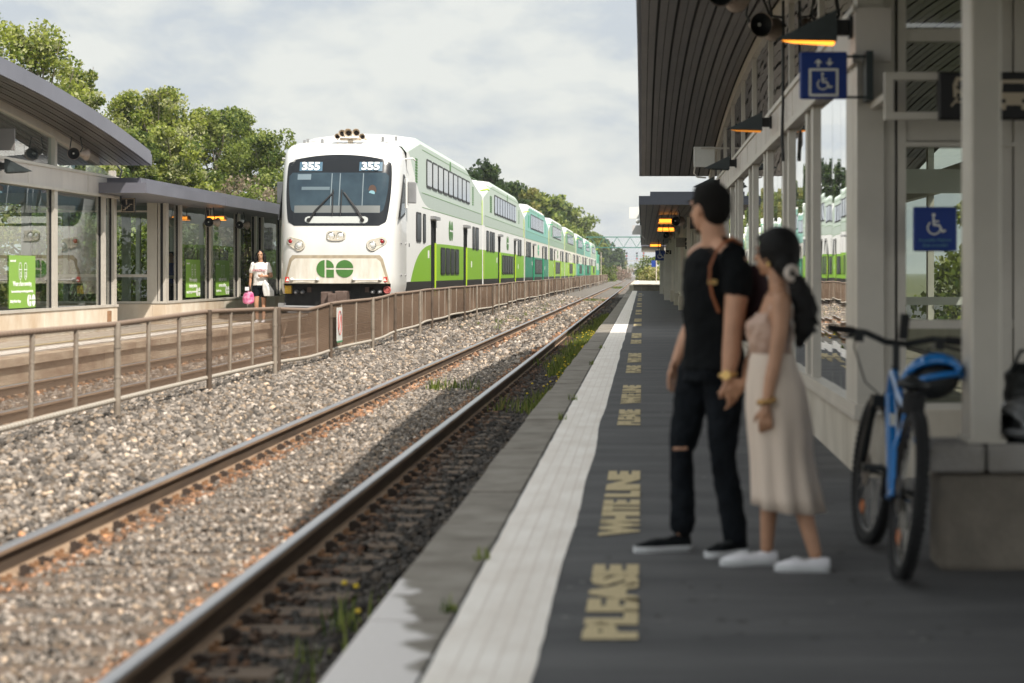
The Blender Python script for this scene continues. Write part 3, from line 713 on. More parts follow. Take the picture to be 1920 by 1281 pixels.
M['cabglass'] = mat('blue_dark_windscreen', (.012,.026,.040), .10, 0, col2=(.035,.062,.08), vs=1.1, spec=.45)
gl = patch('pane', 2.78, 3.80, lambda z: rc(z, 2.78, 3.80, 1.12, 1.24, .08, .04), M['cabglass'], .018, 24, 12, par=ws)
patch('dashboard', 2.79, 2.97, lambda z: 1.06, mat('dashboard_seen_through_glass', (.13,.14,.135), .5), .021, 20, 2, par=ws)
patch('sun_blind', 3.62, 3.76, lambda z: .17, mat('blind_panel', (.14,.19,.22), .4), .022, 5, 2, par=ws, x0=-.85)
patch('cab_cabinet', 3.36, 3.44, lambda z: .35, mat('cab_interior_grey', (.10,.14,.16), .4), .022, 6, 2, par=ws, x0=-.55)
for x in (-.16, .045, .62): patch('mullion', 2.97, 3.78, lambda z: .012, mat('inner_post', (.16,.2,.22), .4) if x == -.16 else bpy.data.materials['inner_post'], .022, 1, 8, par=ws, x0=x)
drv = MB(); drv.add([(0.86+.10*math.cos(a), nose(.86,3.35)-.023, 3.36+.13*math.sin(a)) for a in [i*PI/8 for i in range(16)]], [tuple(range(16))[::-1]]); drv.build('driver_head', mat('driver_skin', (.10,.06,.045), .6), ws, local=True)
drv = MB(); drv.add([(0.85+.075*math.cos(a), nose(.86,3.3)-.027, 3.29+.06*math.sin(a)) for a in [i*PI/6 for i in range(12)]], [tuple(range(12))[::-1]]); drv.build('face_mask', mat('mask_blue', (.25,.45,.52), .7), ws, local=True)
for xo in (-.70, .79):
    text('355', .275, (xo, nose(xo,3.96)-(.030 if xo < 0 else .06), 3.955), (PI/2-.30,0,0), mat('number_white', (.82,.84,.84), .5) if xo < 0 else bpy.data.materials['number_white'], ws, name='number', bold=.012, local=True, sx=1.12)
    patch('number_panel', 3.84, 4.07, lambda z: .285, mat('number_backing', (.06,.13,.19), .4) if xo < 0 else bpy.data.materials['number_backing'], .016, 6, 2, par=ws, x0=xo)
wp = patch('wiper_plate', 2.53, 2.70, lambda z: rc(z, 2.53, 2.70, .78, .78, .08), mat('wiper_plate_grey', (.45,.47,.45), .4), .022, 12, 6)
for s_ in (-1, 1):
    g = MB(); x0 = s_*.66-.02; y0 = nose(x0, 2.62)-.05
    for o in (0, .035): g.tube([(x0+o, y0, 2.60), (x0+o-s_*.15, nose(0,2.85)-.06, 2.85), (s_*.13+.02+o*.5, nose(0,3.32)-.05, 3.30)], .014, 6)
    g.tube([(s_*.10, nose(0,2.70)-.05, 2.72), (s_*.11, nose(0,3.35)-.045, 3.37)], .012, 5)
    g.lathe([(.05,0),(.05,.05)], (x0, y0+.03, 2.61), (0,-1,0), 10); g.build('wiper', M['winframe'], wp, local=True)
def lamp(par, x, z, r, lens, name='headlight'):
    y = nose(x, z); g = MB(); g.lathe([(r*1.18,-.02),(r*1.2,.045),(r*1.05,.05),(r*1.0,.02)], (x, y, z), (0,-1,0), 22); h = g.build(name, M['chrome'], par, local=True)
    g = MB(); g.lathe([(r*.98,.018),(r*.8,.036),(r*.4,.046),(.001,.048)], (x, y, z), (0,-1,0), 18); g.build('lens', lens, h, local=True)
def pod(name, z0, z1, pts, m):
    g = MB(); n2 = len(pts); c = (sum(p[0] for p in pts)/n2, sum(p[1] for p in pts)/n2)
    a = [(p[0], nose(*p)-.004, p[1]) for p in pts]; b = [(c[0]+(p[0]-c[0])*.93, nose(*p)-.035, c[1]+(p[1]-c[1])*.93) for p in pts]
    g.add(a+b, [(i, n2+i, n2+(i+1)%n2, (i+1)%n2) for i in range(n2)], 0, True); g.add(b, [tuple(range(n2))[::-1]]); return g.build(name, m, cabt, local=True)
M['podgrey'] = mat('lamp_pod_grey', (.50,.46,.38), .4, var=.15, vs=12)
pd = pod('headlight_pod', 0, 0, [(.24*math.copysign(abs(math.cos(a))**.6, math.cos(a)), 2.22+.135*math.copysign(abs(math.sin(a))**.6, math.sin(a))) for a in [2*PI*i/28 for i in range(28)]], M['podgrey'])
lamp(pd, -.115, 2.22, .082, M['lens']); lamp(pd, .115, 2.22, .082, M['lens'])
for s_ in (-1, 1):
    P = []
    cA, cB, rA, rB = (s_*1.125, 2.08), (s_*.90, 1.985), .115, .150
    for i in range(14): a = PI/2+PI*i/13-.35; P.append((cA[0]+s_*(-1)*rA*math.cos(a)*1, cA[1]+rA*math.sin(a)))
    for i in range(14): a = -PI/2+PI*i/13-.35; P.append((cB[0]+s_*(-1)*rB*math.cos(a), cB[1]+rB*math.sin(a)))
    if s_ > 0: P = P[::-1]
    pd = pod('lamp_cluster', 0, 0, P[::-1] if s_ > 0 else P, M['podgrey'])
    lamp(pd, cA[0], cA[1], .062, M['redlens'], 'marker_lamp'); lamp(pd, cB[0], cB[1], .082, M['lens'], 'ditch_lamp')
# recessed lower panel: a dark raised rim round a dirty panel
patch('panel_rim', 1.035, 1.74, lambda z: rc(z, .9, 1.74, 1.35, 1.13, .05), mat('panel_rim', (.36,.30,.21), .6, var=.2, vs=6), .012, 24, 8)
lp = patch('lower_panel', 1.045, 1.66, lambda z: rc(z, .9, 1.66, 1.30, 1.07, .07), M['grime'], .020, 24, 8)
g = MB(); N_ = 16; gc, gz, gh = 0, 1.405, .43
def fp(pts): g.prism([(p[0], nose(p[0], 1.4)-.026, p[1]) for p in pts], (0,-.004,0))
ar = lambda cx, cz, rx, rz_, a0, a1: [(cx+rx*math.cos(a0+(a1-a0)*i/N_), cz+rz_*math.sin(a0+(a1-a0)*i/N_)) for i in range(N_+1)]
fp([(-.268,gz+gh/2)]+ar(-.268, gz, .20, gh/2, PI/2, 1.5*PI)[1:])
fp([(-.225,gz+.028),(-.04,gz+.028)]+ar(-.225, gz+.028, .185, gh/2-.028, 0, PI/2)[1:]); fp([(-.225,gz-gh/2),(-.04,gz-gh/2),(-.04,gz-.022),(-.225,gz-.022)])
fp(ar(.225, gz+.022, .212, gh/2-.022, 0, PI)); fp(ar(.225, gz-.022, .212, gh/2-.022, PI, 2*PI))
g.build('emblem', M['railgreen'], lp, local=True)
for s_ in (-1, 1):
    g = MB(); z = 1.135; xa, xb = s_*.45, s_*1.09
    ya, yb = nose(xa, z), nose(xb, z); g.tube([(xa,ya-.10,z),(xb,yb-.10,z)], .016, 8)
    for x, y in ((xa,ya),(xb,yb)): g.lathe([(.05,0),(.05,.02),(.028,.04),(.03,.11),(.0,.13)], (x,y-.02,z), (0,-1,0), 12)
    g.build('grab_bar', M['white_paint'], lp, local=True)
    g = MB(); x = s_*1.20; y = nose(x, 1.14)-.03; g.box(x-.062,x+.062,y-.006,y,1.075,1.205); s2 = g.build('warning_label', mat('label_red', (.52,.035,.02), .5) if s_ < 0 else bpy.data.materials['label_red'], lp, local=True)
    g = MB(); g.add([(x-.045,y-.009,1.10),(x+.045,y-.009,1.10),(x,y-.009,1.185)], [(0,1,2)]); g.build('triangle', M['sign_white'], s2, local=True)
# pilot, couplings and steps
g = MB(); g.box(-1.32,1.32,.35,.8,.30,1.04); g.box(-.55,.55,.30,.36,.45,1.02); pil = g.build('pilot', M['undergear'], cabt, local=True)
g = MB(); g.box(-.33,-.10,-.25,.5,.52,.84); g.box(.02,.31,-.28,.5,.50,.86); g.box(-.14,.06,-.38,.5,.56,.80); g.build('coupler', M['coupler'], pil, local=True, bevel=.02)
g = MB(); g.box(-1.30,-1.13,.22,.35,.79,.99); g.lathe([(.06,0),(.06,.02)], (-1.215,.22,.88), (0,-1,0), 10); g.build('valve_plate', mat('yellow_plate', (.62,.38,.03), .6, var=.2, vs=20), pil, local=True, bevel=.01)
for x in (-1.02,-.86,.88,1.05):
    g = MB(); g.lathe([(.05,0),(.055,.10),(.035,.14),(.03,.2),(0.001,.2)], (x,.33,.84), (0,-1,-.12), 12); g.build('hose_connector', M['gearmetal'], pil, local=True)
for x in (-.70,.73): g = MB(); g.box(x-.05,x+.05,.29,.35,.82,.95); g.build('junction_box', M['coupler'], pil, local=True)
g = MB(); g.tube([(1.23+.08*math.cos(a),.28,.88+.08*math.sin(a)) for a in [2*PI*i/12 for i in range(12)]], .022, 6, closed=True); g.lathe([(.05,0),(.05,.02)], (1.23,.29,.88), (0,-1,0), 10); g.build('red_tap', mat('tap_red', (.45,.10,.09), .6), pil, local=True)
g = MB(); g.tube([(-1.36,.1,.47),(-.30,.1,.45)], .035, 8); g.tube([(-1.2,.1,.33),(.2,.1,.33)], .025, 8); g.box(-1.42,-1.28,.0,.3,.38,.56); g.build('uncoupling_lever', M['gearmetal'], pil, local=True)
# side screens, mirrors, horns
for s_ in (-1, 1):
    g = MB(); P = [(.52,2.62),(1.55,2.78),(1.60,3.74),(1.35,3.80),(1.02,3.3)]
    g.prism([(s_*(TW+.002), y, z) for y, z in (P if s_ > 0 else P[::-1])], (s_*.02,0,0)); sw = g.build('side_window', M['winframe'], cabt, local=True)
    g = MB(); g.prism([(s_*(TW+.024), 1.1+(y-1.1)*.84, 3.2+(z-3.2)*.86) for y, z in (P if s_ > 0 else P[::-1])], (s_*.003,0,0)); g.build('pane', M['cabglass'], sw, local=True)
    g = MB(); g.box(*sorted((s_*(TW+.07), s_*(TW+.27))), 1.7, 1.86, 3.08, 3.63); mr_ = g.build('mirror', M['gearmetal'], cabt, local=True, bevel=.02)
    g = MB(); g.box(*sorted((s_*TW, s_*(TW+.07))), 1.75, 1.83, 3.64, 3.72); g.box(*sorted((s_*TW, s_*(TW+.07))), 1.75, 1.83, 2.96, 3.06); g.box(*sorted((s_*(TW+.02), s_*(TW+.06))),1.72,1.84,2.96,3.72); g.build('mirror_arm', M['white_paint'], mr_, local=True)
    g = MB(); g.tube([(s_*(TW-.02),1.9,4.22),(s_*(TW+.16),1.9,4.24),(s_*(TW+.2),2.2,4.20)], .02, 6); g.build('gutter_bracket', M['white_paint'], cabt, local=True)
    g = MB(); pts = [(s_*(TW-.36),4.36),(s_*(TW-.06),4.36),(s_*(TW-.03),3.98),(s_*(TW-.30),3.98),(s_*(TW-.38),4.1)]
    P3 = [(x, nose(x, z)-.006, z) for x, z in pts]
    g.tube(P3, .007, 5, closed=True); g.build('hatch_seam', M['seamgrey'] if 'seamgrey' in M else M.setdefault('seamgrey', mat('hatch_seam_grey', (.35,.33,.32), .6)), cabt, local=True)
    for yy, zz_ in ((.9,2.05),(.9,1.25),(1.8,2.05),(1.8,1.25)):
        g = MB(); g.lathe([(.035,0),(.03,.02),(.001,.025)], (s_*TW*.998, yy, zz_), (s_,0,0), 8); g.build('bolt_cap', M['gearmetal'], cabt, local=True)
hb = MB(); hb.box(-.1,.42,1.30,1.42,4.66,4.72); hb.box(.10,.22,1.3,1.42,4.60,4.68); hbo = hb.build('horn_rack', M['brass'], cabt, local=True)
for x, z, r, yw in ((-.17,4.735,.072,-.35),(-.03,4.81,.092,-.12),(.13,4.825,.105,.03),(.33,4.83,.098,0),(.49,4.73,.075,.1)):
    d = Vector((yw*-.4, -1, .06)).normalized(); g = MB(); o = Vector((x, 1.35, z)) 
    g.lathe([(.028,-.35),(.03,-.1),(.05,.05),(r*.75,.16),(r,.21),(r*1.03,.215),(r*.98,.205),(r*.70,.14),(.045,.03)], o, d, 20, 0, caps=False)
    g.lathe([(r*.62,.12),(.001,.12)], o, d, 14, 1, caps=False)
    g.build('horn', [M['brass'], M['horndark']], hbo, local=True)
g = MB()
for x, y, z in ((-1.02,1.4,4.62),(-.95,1.5,4.66),(-.55,1.3,4.64),(.9,1.9,4.74),(1.15,2.6,4.80)): g.box(x-.03,x+.03,y,y+.06,z-.06,z+.05)
g.build('roof_fitting', M['gearmetal'], cabt, local=True)
text('355', .13, (TW+.004, 2.55, 2.02), (PI/2,0,PI/2), M['undergear'], cabt, name='side_number', local=True)
# locomotive
LY = TY+CL*8
t = thing('locomotive', 'green and white locomotive at the far end of the train', 'locomotive', (TX, LY, 0), world=False)
g = MB(); g.box(-1.5,1.5,.6,19.5,.9,3.9); g.box(-1.35,1.35,.6,15,3.9,4.35); g.build('body', mat('locomotive_green', (.03,.30,.17), .45, col2=(.05,.36,.23), vs=1), t, local=True, bevel=.1)
g = MB(); g.box(-1.505,1.505,4.0,15,1.7,2.6); g.build('white_stripe', M['white_paint'], t, local=True)
g = MB(); g.box(-1.45,1.45,0,.6,.4,2.6); g.box(-1.4,1.4,.6,19.5,.1,.9); g.build('underframe', M['undergear'], t, local=True)
g = MB(); g.box(-1.503,1.503,1.0,3.4,2.2,4.0); g.build('vent_panel', mat('pale_teal', (.30,.52,.42), .5), t, local=True)
g = MB(); g.box(1.5,1.52,16.5,17.6,2.9,3.6); g.build('cab_window', M['winglass'], t, local=True)
# ------------------------------------------------------------------ station buildings
def ftop_r(y): return 4.12-.00368*(y-24.5)**2
def ftop_l(y): return 4.64-.0049*(y-25.9)**2
def curved_roof(par, zf, x0, x1, y0, y1, sgn, th=.25):
    """arched roof; x0 is the platform-side edge, x1 the back; soffit boards run along the platform"""
    ys = [y0+(y1-y0)*i/28 for i in range(29)]; xa, xb = min(x0, x1), max(x0, x1)
    g = MB()
    ring = lambda y: [(xa,y,zf(y)+.035),(xb,y,zf(y)+.035),(xb,y,zf(y)+th),(xa,y,zf(y)+th)]
    g.loft([ring(y) for y in ys], 0, False); r = g.build('roof', M['roofmetal'], par)
    g = MB()
    for (dx0, dx1, dz0, dz1) in ((-.03,.0,.0,th-.03),(-.005,.10,th-.03,th+.05)):
        a, b = x0+sgn*dx0, x0+sgn*dx1; lo, hi = min(a, b), max(a, b)
        g.loft([[(lo,y,zf(y)+dz0),(hi,y,zf(y)+dz0),(hi,y,zf(y)+dz1),(lo,y,zf(y)+dz1)] for y in ys], 0, False)
    g.box(xa, xb, y1, y1+.03, zf(y1)-.0, zf(y1)+th); g.box(xa, xb, y0-.03, y0, zf(y0), zf(y0)+th)
    g.build('fascia', M['roofmetal'], r, local=True)
    g = MB(); x = x0+sgn*.02; k = 0
    while abs(x-x0) < abs(x1-x0)-.2:
        wd = .080; a, b = x, x+sgn*wd; lo, hi = min(a, b), max(a, b)
        g.loft([[(lo,y,zf(y)),(hi,y,zf(y)),(hi,y,zf(y)+.02),(lo,y,zf(y)+.02)] for y in ys], 0, False)
        x = b+sgn*(.030 if k % 2 else .007); k += 1
    g.build('soffit_boards', M['soffit'], r, local=True)
    g = MB(); g.loft([[(xa+.02,y,zf(y)+.022),(xb-.02,y,zf(y)+.022),(xb-.02,y,zf(y)+.034),(xa+.02,y,zf(y)+.034)] for y in ys], 0, False); g.build('soffit_backing', M['dark'], r, local=True)
def flat_roof(par, x0, x1, y0, y1, sgn, z0=2.96, boards=True, m=None):
    xa, xb = min(x0, x1), max(x0, x1); m = m or M['roofmetal']
    g = MB(); g.box(xa, xb, y0, y1, z0+.03, z0+.20); a, b = sorted((x0+sgn*.25, x1)); g.box(a, b, y0+.6, y1-.3, z0+.20, z0+.345); r = g.build('roof', m, par)
    g = MB(); a, b = sorted((x0-sgn*.03, x0)); g.box(a, b, y0-.03, y1, z0, z0+.215); g.box(min(x0,x1), max(x0,x1), y0-.03, y0, z0, z0+.213)
    y = y0+7.5
    while y < y1: g.box(a-.006 if sgn > 0 else a, b if sgn > 0 else b+.006, y, y+.02, z0, z0+.215); y += 7.5
    g.build('fascia', m, r, local=True)
    g = MB(); x = x0+sgn*.02; k = 0
    while abs(x-x0) < abs(x1-x0)-.2:
        wd = .13; a, b = sorted((x, x+sgn*wd)); g.box(a, b, y0, y1, z0, z0+.018); x += sgn*(wd+.03)
    g.build('soffit_boards', M['soffit'] if boards else m, r, local=True)
    return r
def panes(par, x, ya, yb, z0, z1, m, parts=None, ztop=None, name='glass_pane'):
    """a glazed bay along Y split in butt-jointed lites, each a hair out of true"""
    g = MB(); k = parts or max(1, round((yb-ya)/.55)); w_ = (yb-ya)/k
    for i in range(k):
        a, b = ya+i*w_+.003, ya+(i+1)*w_-.003; d = rnd.uniform(-.0016,.0016)
        za, zb = (z1, z1) if not ztop else (ztop(a), ztop(b))
        if za <= z0+.02 and zb <= z0+.02: continue
        g.quad((x-d,a,z0),(x+d,b,z0),(x+d,b,max(zb,z0+.01)),(x-d,a,max(za,z0+.01)))
    return g.build(name, m, par)
M['orange_dim'] = mat('dim_lamp', (.6,.25,.05), .5, emit=(1,.33,.03), es=.5)
def wedge_lamp(label, loc, sgn, s=1.0, lit=True):
    """wall lamp: a wedge pointing over the platform, sgn -1 points to -X"""
    t = thing('wall_lamp', label, 'lamp', loc, world=False, group='wedge lamps along the station walls')
    X = lambda v: sgn*v*s
    g = MB(); A = [(X(.12),-.1*s,.0),(X(.58),-.02*s,.02*s),(X(.12),-.1*s,.24*s)]; B = [(p[0],-p[1],p[2]) for p in A]
    g.add(A+B, [(0,1,2),(5,4,3),(1,4,5,2),(0,2,5,3)], 0); g.build('shade', M['lampgrey'], t, local=True)
    g = MB(); a, b = sorted((X(.0), X(.12))); g.box(a, b, -.035*s, .035*s, .05*s, .17*s); a, b = sorted((X(-.005), X(.02))); g.box(a, b, -.07*s, .07*s, .03*s, .19*s); g.build('wall_bracket', M['black'], t, local=True)
    g = MB(); g.add([(X(.135),-.085*s,-.003),(X(.53),-.015*s,.012*s),(X(.53),.015*s,.012*s),(X(.135),.085*s,-.003),(X(.135),-.07*s,-.02*s),(X(.45),-.012*s,-.006*s),(X(.45),.012*s,-.006*s),(X(.135),.07*s,-.02*s)], [(4,5,6,7),(0,1,5,4),(1,2,6,5),(2,3,7,6),(3,0,4,7)])
    g.build('diffuser', (M['orange'] if lit == 1 else M['orange_dim']) if lit else M['lampgrey'], t, local=True); return t
def horn_pair(label, loc, rz=0, s=1.0, dz=.4, group='horn loudspeakers under the canopies'):
    t = thing('horn_loudspeaker', label, 'loudspeaker', loc, rz, world=False, group=group)
    for d, off in (((.35,-1,-.12), (-.03,-.05,0)), ((.75,1,-.1), (.06,.05,0))):
        g = MB(); r = .105*s; d = Vector(d).normalized(); o = Vector(off)
        g.lathe([(.03,-.08),(.045,-.02),(.055,.05),(r*.85,.13),(r,.17),(r*1.04,.175),(r*.96,.165)], o, d, 24, 0, caps=False); h = g.build('horn', M['spk'], t, local=True)
        g = MB(); g.lathe([(r*.97,.166),(r*.6,.10),(.02,.05),(.001,.05)], o, d, 24, 0, caps=False); g.build('throat', M['black'], h, local=True)
        g = MB(); g.ell(o+d*.12, (.018*s,)*3, 0, 8, k=5); g.build('plug', M['sign_white'], h, local=True)
    for sx in (-.07, .09):
        g = MB(); g.tube([(sx,0,.02),(sx*1.5,0,.10),(sx*1.3,0,.2),(sx*1.05,0,dz)], .012, 6); g.build('bracket', M['black'], t, local=True)
    return t
class Pic:
    """flat pictogram drawn on a board: strokes and polygons in (u, v), raised by a millimetre or two"""
    def __init__(s, o, u, v): s.o, s.u, s.v = map(Vector, (o, u, v)); s.n = s.u.cross(s.v).normalized(); s.g = MB(); s.k = 0
    def P(s, p, h=0): return s.o+s.u*p[0]+s.v*p[1]+s.n*h
    def poly(s, pts):
        A = sum(pts[i][0]*pts[(i+1)%len(pts)][1]-pts[(i+1)%len(pts)][0]*pts[i][1] for i in range(len(pts)))
        if A < 0: pts = pts[::-1]
        s.k += 1; h = .0015+.0003*s.k; s.g.add([s.P(p, h) for p in pts], [tuple(range(len(pts)))]); return s
    def disc(s, c, r, n=18): return s.poly([(c[0]+r*math.cos(2*PI*i/n), c[1]+r*math.sin(2*PI*i/n)) for i in range(n)])
    def line(s, pts, w_):
        for a, b in zip(pts, pts[1:]):
            d = Vector((b[0]-a[0], b[1]-a[1])); 
            if d.length == 0: continue
            d.normalize(); p = Vector((-d.y, d.x))*w_/2
            s.poly([(a[0]+p.x,a[1]+p.y),(b[0]+p.x,b[1]+p.y),(b[0]-p.x,b[1]-p.y),(a[0]-p.x,a[1]-p.y)])
        for a in pts: s.disc(a, w_/2, 10)
        return s
    def arc(s, c, r, a0, a1, w_, n=16): return s.line([(c[0]+r*math.cos(a0+(a1-a0)*i/n), c[1]+r*math.sin(a0+(a1-a0)*i/n)) for i in range(n+1)], w_)
    def build(s, m, par, name='pictogram', local=False): return s.g.build(name, m, par, local)
def wheelchair(P, cx, cy, s):
    P.disc((cx-.06*s, cy+.42*s), .075*s); P.line([(cx-.07*s,cy+.30*s),(cx-.05*s,cy+.02*s),(cx+.17*s,cy+.0*s),(cx+.30*s,cy-.26*s),(cx+.40*s,cy-.21*s)], .085*s)
    P.line([(cx-.05*s,cy+.17*s),(cx+.13*s,cy+.16*s)], .06*s); P.arc((cx-.05*s,cy-.10*s), .26*s, PI*.72, PI*1.95, .065*s)

# --- right: glazed waiting hall
hall = thing('glazed_waiting_hall', 'tall glazed waiting hall with arched metal canopy along the near platform', 'station building', (1.4, 12.2, 0))
WX = 1.376
g = MB(); y = 12.2
for b in (15.9, 19.6, 23.3, 27.0, 30.7, 34.4, 39.6): g.box(WX, WX+.25, y+.006, b-.006, -.3, .40); y = b
g.box(WX+.01, 5.0, 12.2, 12.45, -.3, .43)
g.build('plinth', M['concrete'], hall, bevel=.01)
g = MB(); g.box(WX-.03, WX+.22, 12.15, 39.6, .403, .465); g.box(WX-.033, WX+.02, 12.15, 39.6, .37, .403); g.build('sill', M['alu_frame'], hall)
MU = [(12.42,12.85),(15.33,15.50),(15.85,16.05),(17.85,18.05),(18.5,18.7),(20.9,21.1),(21.4,21.6),(23.6,23.8),(24.4,24.6),(27.2,27.4),(28,28.2),(29.6,29.8),(31.8,32),(33.6,33.8),(35.5,35.7),(37.5,37.7),(39.35,39.58)]
for i, (a, b) in enumerate(MU):
    g = MB(); g.box(WX-.012, WX+.12, a, b, .466, 2.64); g.box(WX-.0, WX+.02, b, b+.05, .47, 2.62, 1); g.build('mullion', [M['alu'], M['dark']], hall)
for (a0, a), (b, b1) in zip(MU, MU[1:]): panes(hall, WX+.022, a+.05, b, .47, 2.64, M['glassr'])
g = MB(); g.box(WX-.025, WX+.2, 12.15, 39.6, 2.64, 2.98); g.build('beam', M['panel'], hall)
g = MB(); g.box(WX-.045, WX-.02, 12.15, 39.6, 2.955, 3.0); g.box(WX-.045,WX-.02,12.15,39.6,2.63,2.69)
y = 13.6
while y < 39.5: g.box(WX-.029, WX-.024, y, y+.012, 2.69, 2.955); y += 1.83
g.build('beam_trim', M['alu_frame'], hall)
cm = [12.3,15.0,18.0,20.9,24.0,26.6,29.6,32.4,35.2,37.6]
for y in cm:
    g = MB(); g.box(WX+.0, WX+.10, y-.06, y+.06, 2.985, ftop_r(y)+.01); g.box(WX+.005, WX+.022, y+.06, y+.10, 2.99, ftop_r(y)-.02, 1); g.build('clerestory_mullion', [M['alu'], M['dark']], hall)
for a, b in zip(cm, cm[1:]+[39.5]): panes(hall, WX+.025, a+.1, b-.06, 2.99, 0, M['glassr'], ztop=lambda y: ftop_r(y)-.05, name='clerestory_pane')
g = MB(); ys = [12.2+27.3*i/24 for i in range(25)]
g.loft([[(WX-.01,y,ftop_r(y)-.14),(WX+.11,y,ftop_r(y)-.14),(WX+.11,y,ftop_r(y)-.002),(WX-.01,y,ftop_r(y)-.002)] for y in ys], 0, False); g.build('head_frame', M['alu_frame'], hall)
curved_roof(hall, ftop_r, -.03, 5.6, 9.4, 39.5, 1)
g = MB(); g.tube([(WX-.05,18.05,3.86),(WX-.05,18.05,2.95),(WX-.06,18.05,2.6),(WX-.05,18.05,2.35)], .016, 6); g.build('conduit', M['black'], hall)
g = MB(); g.tube([(1.08,18.05,4.02),(1.2,18.05,3.72),(1.33,18.05,3.70)], .014, 6); g.build('conduit', M['black'], hall)
# end wall facing the camera
g = MB(); g.box(WX-.01, WX+.16, 12.2, 12.42, .466, 3.62, 0); g.build('corner_post', M['alu'], hall)
g = MB(); g.box(WX+.162, WX+.235, 12.24, 12.40, .43, 3.6, 0); g.box(WX+.235,WX+.252,12.26,12.38,.43,3.6,1); g.box(WX+.252,WX+.305,12.23,12.40,.43,3.6,0); g.box(2.29,2.36,12.24,12.40,.43,3.6,0); g.box(2.37,2.47,12.23,12.40,.43,3.6,0); g.box(2.96,3.1,12.23,12.40,.43,3.6,0); g.build('end_wall_post', [M['alu'], M['dark']], hall)
for q in ((12.25,12.38,2.145,2.285),(12.22,12.39,2.105,2.135),(12.25,12.36,.945,1.0),(12.26,12.36,2.78,2.86),(12.22,12.39,.43,.47)):
    g = MB(); g.box(1.681, 2.96, *q); g.build('end_wall_rail', M['alu'], hall)
g = MB()
for a, b in ((1.681,2.29),(2.47,2.96)):
    for c_, d_ in ((.47,.945),(1.0,2.105),(2.285,2.78),(2.86,3.55)): g.quad((a,12.30,c_),(b,12.30,c_),(b,12.30,d_),(a,12.30,d_))
g.build('end_wall_glass', glassmat('end_glass', (.50,.56,.50), 1, ior=1.75, wave=.05), hall)
g = MB(); g.box(3.1, 5.0, 12.25, 12.40, .43, 3.6); g.build('end_wall_panel', M['panel'], hall)
g = MB(); g.box(WX+.25, 4.9, 12.5, 39.5, -.02, .012); g.build('floor', M['conc_dark'], hall)
g = MB()
for y in (16,20,24,28,32,36,39.5): g.box(4.75,4.85,y-.1,y+.1,.5,3.4)
g.box(4.72,4.9,12.4,39.5,0,.5); g.box(4.74,4.88,12.4,39.5,2.6,2.95); g.build('back_wall_frame', M['alu'], hall)
g = MB(); g.box(4.2,4.3,19.0,19.2,0,2.6); g.box(2.6,2.7,24,24.12,0,2.6); g.box(2.7,4.6,24,24.1,.9,1.0); g.box(2.7,4.6,24,24.1,2.3,2.6); g.build('inner_door_frame', M['white_paint'], hall)
# low canopies on the near platform
nc = thing('near_flat_canopy', 'low flat canopy over the platform behind the viewer', 'canopy', (2, 8, 2.96)); flat_roof(nc, -.05, 6.0, -45, 9.7, 1, 2.9)
g = MB(); g.box(1.7, 5.5, -45, -1.5, 0, 2.88); g.build('added_shade_block', M['alu'], nc)  # unseen building mass, added under the lengthened roof to darken the right foreground
row = thing('platform_building', 'long low beige building under flat canopies on the near platform', 'station building', (1.6, 44, 0))
flat_roof(row, -.05, 4.5, 46.7, 100, 1, m=M['roofdark'] if 'roofdark' in M else M.setdefault('roofdark', mat('dark_fascia', (.020,.024,.034), .45, .2, var=.1)))
g = MB(); y = 44
while y < 138: g.box(1.60, 4.4, y+.006, min(y+3.2,138)-.006, -.3, .50); y += 3.2
g.build('plinth', M['concrete'], row, bevel=.01)
g = MB(); g.box(1.66, 4.3, 44.05, 137.9, .5, 2.95); g.box(1.62, 4.4, 39.7, 44.04, -.2, 3.30); g.box(1.70, 4.4, 44.05, 46.6, 2.96, 3.30); g.build('wall', M['rowwall'] if 'rowwall' in M else M.setdefault('rowwall', mat('beige_wall_panels', (.40,.36,.28), .6, 0, var=.12, vs=.6)), row)  # taller blocks at the near end added to stop sun through the canopy gap
for i in range(31):
    y = 44.2+3.05*i; g = MB(); g.box(1.53, 1.66, y, y+.32, .5, 2.95); g.build('mullion', M['alu'], row)
    g = MB(); g.box(1.64, 1.657, y+.5, y+2.6, .62, 2.45); 
    if i % 5 != 3: g.build('window', M['winglass'], row)
    else: g.build('door', M['conc_dark'], row)
for i in range(8):
    y = 56.9+10*i
    g = MB(); g.box(1.27, 1.48, y, y+.45, 0, .50); p_ = g.build('pier', M['concrete'], row, bevel=.02); g = MB(); g.box(1.33, 1.43, y+.12, y+.3, .5, 2.96); g.build('post', M['alu_frame'], p_, local=True)
g = MB(); g.box(1.05, 1.6, 92, 92.3, 0, 2.2); g.build('pilaster', M['alu'], row)
g = MB(); g.box(1.1,1.5,120,121,0,2.9); g.build('pilaster', M['alu'], row)
can2 = thing('flat_canopy', 'farther flat canopy with ribbed soffit beyond the long canopy', 'canopy', (2, 112, 2.9)); flat_roof(can2, -.02, 4.5, 117, 151, 1, 2.93)
can3 = thing('connecting_canopy', 'dark connecting canopy between two flat canopies', 'canopy', (2, 101, 2.9)); flat_roof(can3, -.04, 4.5, 100.3, 116.6, 1, 2.99, m=M['roofdark'])
